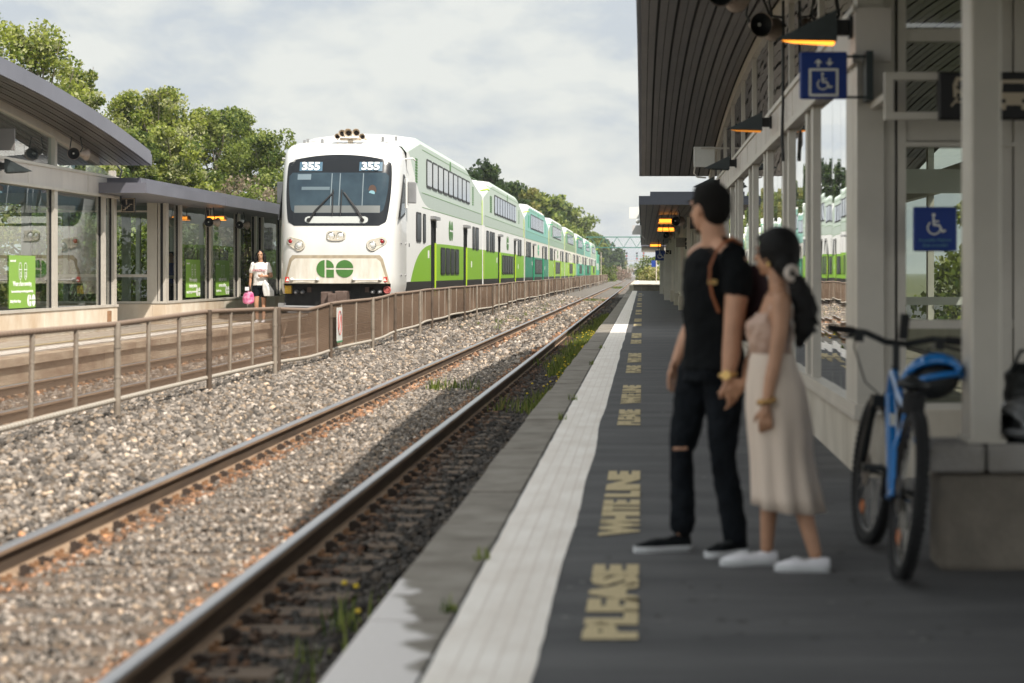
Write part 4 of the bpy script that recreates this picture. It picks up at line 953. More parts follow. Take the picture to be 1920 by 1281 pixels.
# --- left: far shelters
LX = -11.3
tall = thing('arched_glass_shelter', 'tall glass shelter with arched grey roof on the far platform', 'station building', (LX, 24, .16))
g = MB(); y = 14.0
for b in (17.5,21,24.5,28,31.5,36.2,41.25): g.box(LX-.3, LX+.03, y+.005, b-.005, -.2, .575); y = b
g.box(LX-3.4, LX-.3, 41.0, 41.25, -.2, .575); g.box(LX-3.5, LX-3.3, 14, 41.2, -.2, .575)
g.build('plinth', M['plinthlit'] if 'plinthlit' in M else M.setdefault('plinthlit', mat('stained_plinth_concrete', (.52,.40,.28), .9, 0, col2=(.72,.66,.56), vs=1.1, bump=.12, bs=22, stretch=(1,1.0,.7), vdet=9)), tall, bevel=.01)
g = MB(); g.box(LX-.25, LX+.05, 14, 41.27, .578, .63); g.build('sill', M['alu_frame'], tall)
ML = [(20.1,20.3),(23.45,23.65),(26.8,27.0),(30.15,30.35),(33.5,33.7),(36.86,37.06),(40.22,40.40),(41.02,41.22)]
for a, b in ML: g = MB(); g.box(LX-.12, LX+.02, a, b, .63, 2.9); g.box(LX-.10,LX-.04,a-.015,a,.63,2.9,1); g.build('mullion', [M['alu_frame'], M['dark']], tall)
for (a0, a), (b, b1) in zip(ML, ML[1:]): panes(tall, LX-.06, a, b-.04, .63, 2.9, M['glass'])
g = MB(); g.box(LX-.2, LX+.04, 14, 41.24, 2.9, 3.34); g.build('beam', M['panel'], tall)
g = MB(); g.box(LX+.04, LX+.07, 14, 41.25, 3.30, 3.355); g.box(LX+.04,LX+.07,14,41.25,2.89,2.94)
for y in (30.5,35.2,39.0): g.box(LX+.04,LX+.046,y,y+.015,2.94,3.30)
g.build('beam_trim', M['alu_frame'], tall)
cl = [20.2,23.5,26.9,30.25,33.6,36.95,41.1]
for y in cl: g = MB(); g.box(LX-.10, LX+.02, y-.08, y+.08, 3.35, max(3.4, ftop_l(y)-.02)); g.build('clerestory_mullion', M['alu_frame'], tall)
for a, b in zip(cl, cl[1:]): panes(tall, LX-.05, a+.08, b-.08, 3.35, 0, M['glass'], ztop=lambda y: ftop_l(y)-.12, name='clerestory_pane')
g = MB(); ys = [14+27*i/24 for i in range(25)]
g.loft([[(LX-.1,y,ftop_l(y)-.15),(LX+.03,y,ftop_l(y)-.15),(LX+.03,y,ftop_l(y)-.003),(LX-.1,y,ftop_l(y)-.003)] for y in ys if y < 40.9], 0, False); g.build('head_frame', M['alu_frame'], tall)
curved_roof(tall, ftop_l, -10.40, -15.4, 11.2, 40.62, -1)
g = MB(); g.box(LX-3.3,LX-.3,14,41,.1,.17); g.build('floor', M['conc_dark'], tall)
g = MB()
for y in (20,24.4,28.8,33.2,37.6,41.1): g.box(LX-3.45,LX-3.33,y-.1,y+.1,.58,3.4)
for y in (27,34.5): g.box(LX-1.9,LX-1.7,y-.1,y+.1,.17,3.4)
g.box(LX-3.45,LX-3.33,14,41.1,2.9,3.3); g.build('back_wall_frame', M['alu'], tall)
g = MB(); g.tube([(LX-.25,20,1.21),(LX-.25,36.6,1.21)], .05, 10); g.tube([(LX-.25,37.2,1.21),(LX-.25,37.9,1.21)], .05, 10); g.build('lean_rail', M['alu_frame'], tall)
g = MB(); g.tube([(LX+.0,41.33,3.62),(LX+.10,41.33,3.50),(LX+.06,41.33,3.36),(LX+.08,41.33,2.80),(LX+.16,41.33,2.72),(LX+.26,41.33,2.78)], .022, 6); g.build('downpipe', M['black'], tall)
low = thing('low_glass_shelter', 'low glass shelter with flat grey roof beyond the arched one, posters in its windows', 'station building', (LX, 45.5, .16))
g = MB(); g.box(LX-.3, LX+.03, 45.45, 54.8, -.2, .575); g.box(LX-.3,LX+.03,56.2,75,-.2,.575); g.box(LX-3.4, LX-.3, 45.45, 45.7, -.2, .573); g.build('plinth', M['plinthlit'], low, bevel=.01)
g = MB(); g.box(LX-.25, LX+.05, 45.43, 54.8, .578, .63); g.box(LX-3.4, LX-.25, 45.43, 45.68, .578, .63); g.build('sill', M['alu_frame'], low)
for a, b in [(45.45,45.75),(46.9,47.1),(50.25,50.45),(53.75,53.95),(56.1,56.3),(57.1,57.3),(60,60.2),(64,64.2),(68,68.2)]:
    g = MB(); g.box(LX-.12, LX+.02, a, b, .63, 2.96); g.box(LX-.10,LX-.04,a-.02,a,.63,2.95,1); g.build('mullion', [M['alu_frame'], M['dark']], low)
g = MB(); g.box(LX-.16, LX+.025, 45.44, 45.56, .63, 2.96); g.box(LX-.42,LX-.18,45.45,45.6,.63,2.96); g.build('corner_post', M['alu_frame'], low)
for a, b in ((45.75,46.85),(47.1,50.2),(50.45,53.7),(53.95,54.8),(57.3,59.95),(60.2,63.95)): panes(low, LX-.06, a, b, .63, 2.96, M['glass'])
g = MB(); g.quad((LX-3.3,45.5,.63),(LX-.42,45.5,.63),(LX-.42,45.5,2.9),(LX-3.3,45.5,2.9)); g.build('end_pane', M['glass'], low)
g = MB(); g.box(LX-3.3,LX-.42,45.46,45.55,1.20,1.27); g.box(LX-3.3,LX-.42,45.46,45.55,2.74,2.78); g.box(LX-3.4,LX-3.2,45.45,45.6,.63,2.96); g.box(LX-1.25,LX-1.08,46.3,46.5,.2,2.9); g.build('end_frame', M['alu'], low)
flat_roof(low, -10.3, -15.2, 39.8, 78, -1, 2.96, False)
g = MB(); g.box(LX-3.4,LX-.3,45.7,75,.1,.17); g.build('floor', M['conc_dark'], low)
g = MB()
for y in (49,52.5,56,60,64): g.box(LX-3.45,LX-3.33,y-.08,y+.08,.2,2.95)
g.box(LX-3.45,LX-3.33,45.5,75,1.1,1.2); g.tube([(LX-.25,46,1.2),(LX-.25,54.6,1.2)], .04, 8); g.build('back_wall_frame', M['alu'], low)

# --- lamps, loudspeakers
for i, (y, lab) in enumerate(((12.35,'large lit wedge lamp on the hall wall above the blue lift sign'),(20.05,'second, dimly lit wedge lamp on the hall wall, left of the lift sign'),(27.5,'third wedge lamp, in front of the blank white sign panel'),(33.5,'wedge lamp just above the standing man\'s head'),(38.6,'small far wedge lamp beside the man\'s face, against the dark canopy'))):
    wedge_lamp(lab, (WX-.03, y, 2.785 if i < 4 else 2.72), -1, .80 if i else .84, (1, 2, 0, 0, 0)[i])
wedge_lamp('grey wedge lamp on the beam of the arched glass shelter', (LX+.05, 33.6, 3.06), 1, 1.0, False)
wedge_lamp('dark wedge lamp at the corner between the two far shelters', (LX+.05, 41.15, 3.08), 1, 1.0, False)
horn_pair('pair of horn loudspeakers hanging beside the large lit wedge lamp', (1.08, 18.0, 3.62), 0, 1.05, .35)
horn_pair('horn loudspeaker at the very top edge, under the arched canopy', (.55, 14.2, 3.38), 0, 1.1, .35)
horn_pair('beige horn loudspeakers under the arched roof of the far shelter', (-10.98, 37.2, 3.62), 0, 1.1, .32)
horn_pair('horn loudspeakers under the low roof of the far shelter, near the second poster', (-10.95, 52.3, 2.62), 0, 1.0, .33)
horn_pair('dark horn loudspeakers beside the heater under the far low roof', (-10.95, 48.6, 2.60), 0, 1.1, .36)
horn_pair('nearest horn loudspeaker under the long flat canopy', (.86, 50.5, 2.68), 0, 1.2, .28)
horn_pair('farther horn loudspeaker under the long flat canopy', (.80, 66.0, 2.62), 0, 1.1, .33)
def heater(label, loc, lit=True, s=1.0, rz=0):
    t = thing('radiant_heater', label, 'heater', loc, rz, world=False, group='radiant heaters under the canopies')
    g = MB(); g.prism([(-.32*s,-.16*s,0),(.32*s,-.16*s,0),(.26*s,-.08*s,.14*s),(-.26*s,-.08*s,.14*s)], (0,.3*s,0)); g.build('hood', M['spk'], t, local=True)
    g = MB(); g.box(-.26*s,.26*s,-.17*s,-.161*s,.01,.10*s); g.box(-.28*s,.28*s,-.13*s,.10*s,-.012,-.002); g.build('element', M['orange'] if lit else M['spk'], t, local=True)
    for x in (-.2*s,.2*s): g = MB(); g.tube([(x,0,.13*s),(x,0,.30)], .01, 5); g.build('hanger', M['black'], t, local=True)
heater('nearest glowing orange heater under the long flat canopy', (.75, 55.0, 2.74), s=1.0)
heater('second glowing orange heater, farther under the long flat canopy', (.82, 66.5, 2.76), s=1.05)
heater('faint heater at the far end of the flat canopies', (.75, 108, 2.8), s=1.1)
heater('heater with orange bars under the far low shelter roof', (-10.9, 49.2, 2.66), s=.8)

# --- signs
def board(name, label, cat, x0, x1, y, z0, z1, m, th=.04, bevel=.012, group=None):
    t = thing(name, label, cat, ((x0+x1)/2, y, z0), group=group); g = MB(); g.box(x0, x1, y, y+th, z0, z1); g.build('board', m, t, bevel=bevel); return t
t = board('lift_sign', 'blue lift sign with wheelchair in a white frame, jutting from the corner post', 'sign', .985, 1.283, 12.0, 2.388, 2.684, M['blue'])
P = Pic((1.134,11.998,2.536), (1,0,0), (0,0,1)); s_ = .085
P.line([(-s_,-.125),(s_,-.125),(s_,.035),(-s_,.035),(-s_,-.125)], .016); wheelchair(P, .0, -.045, .125)
P.line([(-.035,.055),(-.035,.082)], .012); P.poly([(-.06,.075),(-.01,.075),(-.035,.1)]); P.line([(.035,.075),(.035,.098)], .012); P.poly([(.01,.08),(.06,.08),(.035,.055)]); P.build(M['sign_white'], t)
g = MB(); g.bar((1.283,12.02,2.655),(1.41,12.02,2.655),.02,.015); g.bar((1.283,12.02,2.40),(1.41,12.02,2.40),.02,.015); g.box(1.40,1.445,12.0,12.19,2.38,2.69); g.build('bracket', M['lampgrey'], t)
t = board('accessible_platform_sign', 'square blue wheelchair sign reading Accessible Platform on the end wall glass', 'sign', 1.708, 1.985, 12.10, 1.437, 1.717, M['blue'], .02)
P = Pic((1.846,12.098,1.60), (1,0,0), (0,0,1)); wheelchair(P, -.0, .0, .155); P.build(M['sign_white'], t)
M['paletext'] = mat('small_pale_lettering', (.12,.32,.38), .5)
text('Accessible Platform', .026, (1.846,12.098,1.507), (PI/2,0,0), M['paletext'], t); text('Quai accessible', .026, (1.846,12.098,1.475), (PI/2,0,0), M['paletext'], t)
t = board('train_and_bus_sign', 'long black sign with train and bus pictograms behind the near column', 'sign', 1.768, 2.75, 11.45, 2.215, 2.50, M['sign_black'], .10)
def vehicle(P, cx, cy, s, bus):
    if bus: P.poly([(cx-.42*s,cy+.36*s),(cx-.34*s,cy+.46*s),(cx+.34*s,cy+.46*s),(cx+.42*s,cy+.36*s),(cx+.45*s,cy-.30*s),(cx-.45*s,cy-.30*s)]); P.poly([(cx-.40*s,cy-.3*s),(cx-.22*s,cy-.3*s),(cx-.24*s,cy-.44*s),(cx-.34*s,cy-.44*s)]); P.poly([(cx+.40*s,cy-.3*s),(cx+.22*s,cy-.3*s),(cx+.24*s,cy-.44*s),(cx+.34*s,cy-.44*s)])
    else: P.poly([(cx-.36*s,cy-.2*s),(cx-.38*s,cy+.2*s),(cx-.28*s,cy+.44*s),(cx+.28*s,cy+.44*s),(cx+.38*s,cy+.2*s),(cx+.36*s,cy-.2*s)]); P.line([(cx-.25*s,cy-.25*s),(cx-.42*s,cy-.46*s)], .06*s); P.line([(cx+.25*s,cy-.25*s),(cx+.42*s,cy-.46*s)], .06*s); P.line([(cx-.34*s,cy-.34*s),(cx+.34*s,cy-.34*s)], .05*s)
P = Pic((0,11.448,0), (1,0,0), (0,0,1)); vehicle(P, 1.925, 2.385, .19, False); vehicle(P, 2.215, 2.36, .20, True); P.build(M['cream'], t)
P = Pic((0,11.444,0), (1,0,0), (0,0,1)); P.poly([(1.88,2.40),(1.97,2.40),(1.965,2.445),(1.885,2.445)]); P.disc((1.885,2.36),.011); P.disc((1.965,2.36),.011); P.line([(1.87,2.41),(1.925,2.37),(1.98,2.41)],.008); P.build(M['sign_black'], t, 'pictogram_cutout')
P = Pic((0,11.444,0), (1,0,0), (0,0,1)); P.poly([(2.145,2.375),(2.285,2.375),(2.28,2.43),(2.15,2.43)]); P.disc((2.155,2.325),.013); P.disc((2.275,2.325),.013); P.build(M['sign_black'], t, 'pictogram_cutout')
g = MB(); g.box(1.45,1.768,11.47,11.53,2.455,2.50); g.box(1.45,1.768,11.47,11.53,2.217,2.262); g.box(1.45,1.50,11.47,11.53,2.262,2.455); g.bar((1.47,11.5,2.36),(1.47,12.2,2.36),.04,.04); g.build('bracket', M['alu'], t)
t = board('blank_sign_panel', 'blank pale panel hung under the canopy behind the third wedge lamp', 'sign', .805, 1.14, 30.0, 2.955, 3.275, M['sign_white'], .03)
g = MB(); g.box(.92,1.36,29.97,29.999,3.235,3.262); g.tube([(.83,30.02,2.96),(.81,30.02,2.86),(.86,30.02,2.80),(1.0,30.02,2.79)], .014, 6); g.build('arm', M['alu'], t)
t = board('small_black_sign', 'small black sign with cream rim, next to the man\'s chin', 'sign', 1.24, 1.42, 50, 2.44, 2.78, M['sign_black'], .03)
P = Pic((1.33,49.99,2.61), (1,0,0), (0,0,1)); P.line([(-.085,-.165),(.085,-.165),(.085,.165),(-.085,.165),(-.085,-.165)], .012); P.build(M['cream'], t, 'rim')
t = board('platform_number_sign', 'grey box sign with a black numbered panel on the beige wall', 'sign', 1.02, 1.30, 58, 2.08, 2.37, M['conc_dark'], .10)
g = MB(); g.box(1.302,1.44,58.02,58.08,2.02,2.36); nb = g.build('number_board', M['sign_black'], t); text('2', .22, (1.375,58.015,2.19), (PI/2,0,0), M['cream'], t, bold=.01)
t = board('wheelchair_sign', 'small blue wheelchair sign hanging at the far end of the platform', 'sign', .65, 1.14, 95, 1.92, 2.42, M['blue'], .04)
P = Pic((.895,94.99,2.17), (1,0,0), (0,0,1)); wheelchair(P, 0, 0, .40); P.build(M['sign_white'], t)
g = MB(); g.tube([(.8,95.02,2.42),(.8,95.02,2.95)], .02, 6); g.tube([(1.05,95.02,2.42),(1.05,95.02,2.95)], .02, 6); g.build('hanger', M['black'], t)
t = board('escalator_sign', 'small black stairs sign right of the far wheelchair sign', 'sign', 1.15, 1.43, 94, 2.13, 2.42, M['sign_black'], .04)
P = Pic((1.29,93.99,2.27), (1,0,0), (0,0,1)); P.line([(-.10,.06),(.10,-.09)], .03); P.line([(.02,.0),(.05,.09)], .03); P.disc((.055,.115),.02); P.build(M['cream'], t)
g = MB(); g.box(1.43,1.66,94.01,94.03,2.36,2.40); g.build('bracket', M['black'], t)
t = thing('fascia_notice_panels', 'two pale square panels and a round lamp on the outer edge of the long canopy', 'sign', (-.3, 62, 2.9))
g = MB(); g.box(-.40,-.09,60,60.05,3.0,3.36); g.tube([(-.07,60.02,2.9),(-.07,60.02,3.75)], .012, 6); g.build('upper_panel', M['sign_white'], t)
g = MB(); g.box(-.34,-.03,66,66.05,2.62,2.94); g.bar((-.05,66.03,2.62),(.1,66.03,2.45),.02,.02); g.build('lower_panel', mat('pale_grey_panel', (.55,.54,.53), .5), t)
g = MB(); g.lathe([(.06,0),(.07,.04),(.05,.06),(.001,.06)], (-.14,63,2.99), (0,-1,0), 14); g.tube([(-.14,63,2.9),(-.14,63,2.97)], .014, 6); g.build('round_lamp', M['sign_white'], t)
# far platform signs and posters
t = board('stairs_sign', 'black stairs pictogram sign with cream rim between the far shelters', 'sign', -11.24, -10.93, 41.4, 2.60, 2.92, M['sign_black'], .04)
P = Pic((-11.085,41.385,2.76), (1,0,0), (0,0,1)); P.line([(-.135,-.14),(.135,-.14),(.135,.14),(-.135,.14),(-.135,-.14)], .014)
P.line([(-.10,-.10),(-.055,-.10),(-.055,-.06),(-.01,-.06),(-.01,-.02),(.035,-.02),(.035,.02),(.09,.02)], .018); P.disc((-.03,.105),.018); P.line([(-.03,.075),(-.025,.02)], .03); P.line([(-.03,.02),(-.05,-.05)],.015); P.line([(-.02,.02),(.0,-.01)],.015); P.build(M['cream'], t)
g = MB(); g.box(-11.30,-11.24,41.405,41.43,2.62,2.66); g.box(-11.30,-11.24,41.405,41.43,2.86,2.90); g.build('bracket', M['alu'], t)
t = thing('grey_sign_box', 'plain grey sign box on the beam of the arched shelter, above its lamp', 'sign', (LX+.1, 33.0, 3.4)); g = MB(); g.box(LX+.12, LX+.45, 33.2, 33.24, 3.42, 3.80); g.build('panel', M['lightgrey'] if 'lightgrey' in M else M.setdefault('lightgrey', mat('light_grey_panel', (.17,.16,.155), .5)), t, bevel=.01)
g = MB(); g.box(LX+.03, LX+.12, 33.19, 33.25, 3.3, 3.80); g.build('post', M['alu'], t)
M['postergreen'] = mat('poster_green', (.22,.42,.055), .35, 0, col2=(.25,.46,.07), vs=60, vdet=1)
M['posterwhite'] = mat('poster_white', (.82,.84,.80), .5)
def poster(label, y0, y1, z0, z1, lines, icon):
    t = thing('window_poster', label, 'poster', (LX-.03, (y0+y1)/2, z0), group='green posters in the far shelter windows')
    x = LX-.045; g = MB(); g.box(x-.004, x, y0, y1, z0, z1); g.build('sheet', M['postergreen'], t)
    c_ = (y0+y1)/2; rot = (PI/2,0,PI/2); w_ = M['posterwhite']; h = z1-z0
    text('metro travel', .06, (x+.002, y0+.07, z1-.10), rot, w_, t, bold=.003, align='LEFT')
    zc = z0+h*.46
    for s_, sz in lines: text(s_, sz, (x+.002, c_, zc), rot, w_, t, bold=.004); zc -= sz*1.15
    text('Safety Never Stops', .075, (x+.002, y0+.07, z0+h*.13), rot, w_, t, bold=.003, align='LEFT')
    P = Pic((x+.001, c_, z0+h*.70), (0,1,0), (0,0,1))
    for s_ in (-.13, .13):
        P.line([(s_-.07,-.10),(s_-.07,.10),(s_-.04,.15),(s_+.04,.15),(s_+.07,.10),(s_+.07,-.10),(s_,-.16),(s_-.07,-.10)], .018)
        if icon: P.line([(s_-.07,.03),(s_+.07,.03)], .018); P.arc((s_,-.06), .04, 0, 2*PI, .018, 10)
    P.build(w_, t)
    P = Pic((x+.001, y1-.24, z0+h*.14), (0,1,0), (0,0,1)); r = .11
    P.poly([(-.14,r)]+[(-.14+r*math.cos(a), r*math.sin(a)) for a in [PI/2+PI*i/12 for i in range(13)]]); P.poly([(-.12,-r),(-.01,-r),(-.01,-.015),(-.12,-.015)]); P.poly([(-.12,.015),(-.01,.015),(-.03,.09),(-.12,r)])
    P.poly([(.12+r*math.cos(a), .012+r*.9*math.sin(a)) for a in [PI*i/12 for i in range(13)]]); P.poly([(.12+r*math.cos(a), -.012+r*.9*math.sin(a)) for a in [PI+PI*i/12 for i in range(13)]]); P.build(w_, t, 'emblem')
poster('sunlit green poster at the left edge, in the window of the arched shelter', 34.4, 35.9, .66, 1.62, [('Wear a face covering.', .12), ('Learn more about ways we are keeping you safe today.', .055)], True)
poster('half-shaded green poster, left one of the two in the low shelter', 47.75, 49.3, .69, 1.64, [("We're regularly", .13), ('cleaning stations.', .13), ('Touching up trains and surfaces around', .06)], True)
poster('half-shaded green poster, right one of the two in the low shelter', 51.1, 52.75, .70, 1.64, [('wash your hands', .14), ('or use sanitizer.', .14)], False)
t = thing('wall_vent_plate', 'small rusty slot plate at the end of the far shelter plinth', 'vent', (LX+.04, 40.6, .3)); g = MB(); g.box(LX+.031,LX+.04,40.45,40.75,.27,.50); g.build('plate', M['rust'], t)
# --- near column on its stone base
t = thing('concrete_wall_base', 'low concrete wall with stone coping in front of the hall, the column standing on it', 'low wall', (2.2, 8.4, 0))
g = MB(); g.box(1.30, 3.4, 8.39, 8.70, -.01, .425); g.build('wall', M['conc_dark'], t, bevel=.03)
g = MB(); g.box(1.25, 1.492, 8.33, 8.74, .43, .555); g.box(1.502, 2.4, 8.33, 8.74, .43, .555); g.box(2.41,3.4,8.33,8.74,.43,.555); g.build('coping_stone', M['coping_grey'] if 'coping_grey' in M else M.setdefault('coping_grey', mat('grey_coping_stone', (.26,.24,.215), .85, 0, col2=(.34,.32,.30), vs=4, bump=.3, bs=40)), t, bevel=.02)
t = thing('near_column', 'thick beige metal column standing on the low wall at the right', 'column', (1.5, 8.5, .556)); g = MB(); g.box(1.437, 1.573, 8.40, 8.65, .556, 2.98); g.build('shaft', M['alu'], t, bevel=.012)
g = MB(); g.box(1.42,1.59,8.38,8.67,.556,.575); g.build('foot_plate', M['alu'], t)
# ------------------------------------------------------------------ people
def baked(name, g, mats, par, vox=.007, it=3, disp=0, dscale=.08, local=False):
    """overlapping limbs fused into one continuous surface"""
    o = g.build(name, mats, None)
    m = o.modifiers.new('r', 'REMESH'); m.mode = 'VOXEL'; m.voxel_size = vox; m.use_smooth_shade = True
    s = o.modifiers.new('s', 'SMOOTH'); s.factor = .6; s.iterations = it
    if disp:
        tx = bpy.data.textures.new('folds', 'CLOUDS'); tx.noise_scale = dscale
        d = o.modifiers.new('d', 'DISPLACE'); d.texture = tx; d.strength = disp; d.mid_level = .5
    bpy.context.view_layer.update()
    me = bpy.data.meshes.new_from_object(o.evaluated_get(bpy.context.evaluated_depsgraph_get()))
    me.name = name; me.materials.clear()
    for q in (mats if isinstance(mats, (list, tuple)) else [mats]): me.materials.append(q)
    bpy.data.objects.remove(o)
    o = bpy.data.objects.new(name, me); C.objects.link(o)
    if par:
        o.parent = par
        if not local and 'root' in par: o.location = -Vector(par['root'])
    return o
def ring(c, rx, ry, ang, n=20, fold=0, nf=9, ph=0):
    pts = []
    for i in range(n):
        a = 2*PI*i/n; k = 1+fold*math.cos(nf*a+ph); x, y = rx*k*math.cos(a), ry*k*math.sin(a)
        pts.append((c[0]+x*math.cos(ang)-y*math.sin(ang), c[1]+x*math.sin(ang)+y*math.cos(ang), c[2]))
    return pts
def chain(g, pts, rs, m=0):
    for a, b, ra, rb in zip(pts, pts[1:], rs, rs[1:]): g.cap(a, b, ra, rb, m)
def head(g, c, f, s=1.0, up=None):
    c = Vector(c); f = Vector(f).normalized(); up = Vector(up or (0,0,1)); l = up.cross(f).normalized(); up = f.cross(l)
    Rm = Matrix((l, -f, up)).transposed()     # local: x = left, -y = forward
    P = lambda x, y, z: c + (l*x + f*y + up*z)*s
    g.ell(P(0,-.012,.02), (.074*s,.095*s,.095*s), 0, 16, Rm); g.ell(P(0,.022,-.035), (.058*s,.068*s,.075*s), 0, 14, Rm); g.ell(P(0,.052,-.088), (.028*s,.025*s,.022*s), 0, 10, Rm)
    g.cap(P(0,.085,.01), P(0,.107,-.028), .009*s, .013*s); g.ell(P(0,.083,-.06), (.026*s,.012*s,.011*s), 0, 10, Rm); g.ell(P(0,.078,.028), (.05*s,.014*s,.012*s), 0, 10, Rm)
    for sx in (-1, 1): g.ell(P(sx*.076,-.008,-.01), (.009*s,.019*s,.031*s), 0, 10, Rm)
    return P, Rm
def face(P, Rm, s, par, brow):
    g = MB()
    for sx in (-1, 1): g.ell(P(sx*.031,.082,.004), (.012*s,.006*s,.006*s), 0, 8, Rm)
    g.build('eyes', M['eyedark'], par)
    g = MB()
    for sx in (-1, 1): g.ell(P(sx*.033,.088,.027), (.020*s,.006*s,.004*s), 0, 8, Rm)
    g.build('eyebrows', brow, par)
def hand(g, w_, d, side, curl=.6, s=1.0, out=(0,0,1)):
    """palm and five separate bent fingers; d = direction of the hand, side = towards the thumb, out = back of the hand"""
    w_ = Vector(w_); d = Vector(d).normalized(); sd_ = Vector(side); sd_ = (sd_-d*sd_.dot(d)).normalized(); n = d.cross(sd_).normalized()
    if n.dot(Vector(out)) < 0: n = -n
    g.cap(w_, w_+d*.03*s, .024*s, .026*s)
    for k in (-1.5,-.5,.5,1.5): g.cap(w_+d*.02*s+sd_*k*.010*s, w_+d*.085*s+sd_*k*.019*s, .014*s, .0115*s)
    for k, ln in ((1.5,.072),(.5,.080),(-.5,.075),(-1.5,.058)):
        p = w_+d*.088*s+sd_*k*.019*s; a = 0
        for seg, r0, r1 in ((.45,.0092,.0085),(.30,.0085,.0078),(.25,.0078,.0068)):
            a += curl*(.55+.1*(1.5-k)); q = p+(d*math.cos(a)-n*math.sin(a))*ln*seg*s; g.cap(p, q, r0*s, r1*s, n=8); p = q
    p = w_+d*.025*s+sd_*.024*s; q = p+(d*.7+sd_*.75-n*.3).normalized()*.038*s; g.cap(p, q, .013*s, .011*s, n=8); g.cap(q, q+(d*.9+sd_*.15-n*.5).normalized()*.032*s, .0105*s, .008*s, n=8)
def shoe(par, heel, toe, upper, sole, s=1.0, name='shoe', high=.075, lace=None):
    h, t_ = Vector(heel), Vector(toe); d = (t_-h); L_ = d.length; d.normalize(); l = Vector((-d.y, d.x, 0)); g = MB(); z0 = h.z
    W = [(0,.026),(.08,.036),(.25,.036),(.45,.038),(.7,.049),(.88,.040),(.97,.022),(1.0,.006)]
    def outl(k, z, grow=0): return [h+d*L_*u+l*(w_+grow)*k_+Vector((0,0,z)) for k_, seq in ((1, W), (-1, W[::-1])) for u, w_ in seq]
    g.loft([outl(1,.0,-.003), outl(1,.012,.003), outl(1,.028,.002)], 0, True); so_ = g.build('sole', sole, None) if False else None
    sh = MB()
    H = [(0.0,high*.95,.024),(.08,high*1.05,.031),(.28,high*1.0,.031),(.45,high*.82,.030),(.62,.062,.040),(.80,.048,.038),(.93,.038,.024),(1.0,.026,.006)]
    rings = []
    for (u, zz_, wt), (u2, wb) in zip(H, W):
        c_ = h+d*L_*min(u*.985+.006, 1); rg = []
        for i in range(12):
            a = 2*PI*i/12; ca, sa = math.cos(a), math.sin(a); wz = .026+(zz_-.026)*max(0, sa)**.7 if sa > 0 else .026+.012*sa
            ww = (wb*.97 if sa < .3 else wt)*(1 if abs(ca) > .5 else .9); rg.append(c_+l*ww*ca+Vector((0,0,wz)))
        rings.append(rg)
    sh.loft(rings, 0, True); o = sh.build(name, upper, par); g.build('sole', sole, o, local=True)
    if lace:
        g = MB()
        for u in (.42,.5,.58,.66): c_ = h+d*L_*u; zz_ = z0*0+np.interp(u, [a[0] for a in H], [a[1] for a in H])+.001; g.tube([c_+l*.024+Vector((0,0,zz_-.006)), c_+Vector((0,0,zz_+.004)), c_-l*.024+Vector((0,0,zz_-.006))], .0035, 5)
        g.build('laces', lace, o, local=True)
    return o
M['eyedark'] = mat('eye_dark', (.02,.015,.012), .3)
M['skin'] = mat('warm_skin', (.50,.275,.175), .5, var=.10, vs=12, spec=.35); M['skin2'] = mat('brown_skin', (.45,.245,.15), .45, var=.10, vs=12, spec=.4)
M['hair'] = mat('black_hair', (.007,.0065,.0065), .6, spec=.2, var=.3, vs=60, bump=.4, bs=180, stretch=(1,1,.2)); M['hairfade'] = mat('short_black_hair', (.010,.009,.008), .85, spec=.15, bump=.5, bs=400)
M['tee'] = mat('black_cotton', (.007,.008,.009), .95, spec=.1, var=.25, vs=9, bump=.3, bs=25); M['denim'] = mat('black_denim', (.008,.010,.013), .95, spec=.12, var=.35, vs=14, bump=.4, bs=40)
M['leather'] = mat('tan_leather', (.34,.115,.045), .5, var=.2, vs=12); M['gold'] = mat('gold', (.75,.50,.20), .3, .85); M['bagdark'] = mat('maroon_canvas', (.035,.010,.013), .8, var=.3, vs=10)
M['rubber_white'] = mat('white_rubber', (.62,.63,.64), .6); M['canvas_white'] = mat('white_canvas', (.68,.67,.70), .85, var=.05, vs=20)
M['satin'] = mat('dusty_pink_satin', (.40,.255,.19), .38, 0, col2=(.52,.35,.27), vs=9, bump=.5, bs=14, spec=.6)
M['skirt'] = mat('cream_pleated_skirt', (.66,.55,.46), .7, var=.05, vs=6, bump=.2, bs=60, stretch=(4,4,.4))

# --- man in black
man = thing('person', 'man in black t-shirt, black jeans and black sneakers, looking towards the train', 'person', (.30, 8.9, 0))
A = math.atan2(-.38, -.92)
g = MB(); P, Rm = head(g, (.312,8.965,1.602), (-.66,.74,-.02), 1.02)
chain(g, [(.345,8.955,1.40),(.328,8.96,1.52),(.318,8.965,1.60)], [.066,.058,.056]); g.cap((.40,8.80,1.375),(.27,9.08,1.375),.06,.06); g.cap((.345,8.95,1.44),(.40,8.83,1.39),.045,.05); g.cap((.345,8.95,1.44),(.28,9.06,1.39),.045,.05)
g.loft([ring((.335,8.93,1.40),.09,.15,A), ring((.335,8.93,1.20),.10,.16,A), ring((.33,8.92,.98),.09,.13,A), ring((.325,8.91,.84),.10,.14,A)], 0)
chain(g, [(.425,8.755,1.355),(.428,8.71,1.19),(.408,8.68,1.01)], [.062,.055,.043]); chain(g, [(.408,8.68,1.01),(.402,8.67,.93),(.386,8.655,.825)], [.044,.043,.029])
hand(g, (.386,8.655,.825), (.28,.0,-1), (-.8,-.6,0), .75, .95, (.3,-1,0))
chain(g, [(.285,9.09,1.355),(.268,9.15,1.2),(.250,9.18,1.07)], [.060,.050,.043]); chain(g, [(.250,9.18,1.07),(.21,9.15,.98),(.168,9.10,.895)], [.044,.042,.028])
hand(g, (.168,9.10,.895), (-.32,-.15,-1), (-.6,-.9,0), .35, 1.0, (-1,0,0))
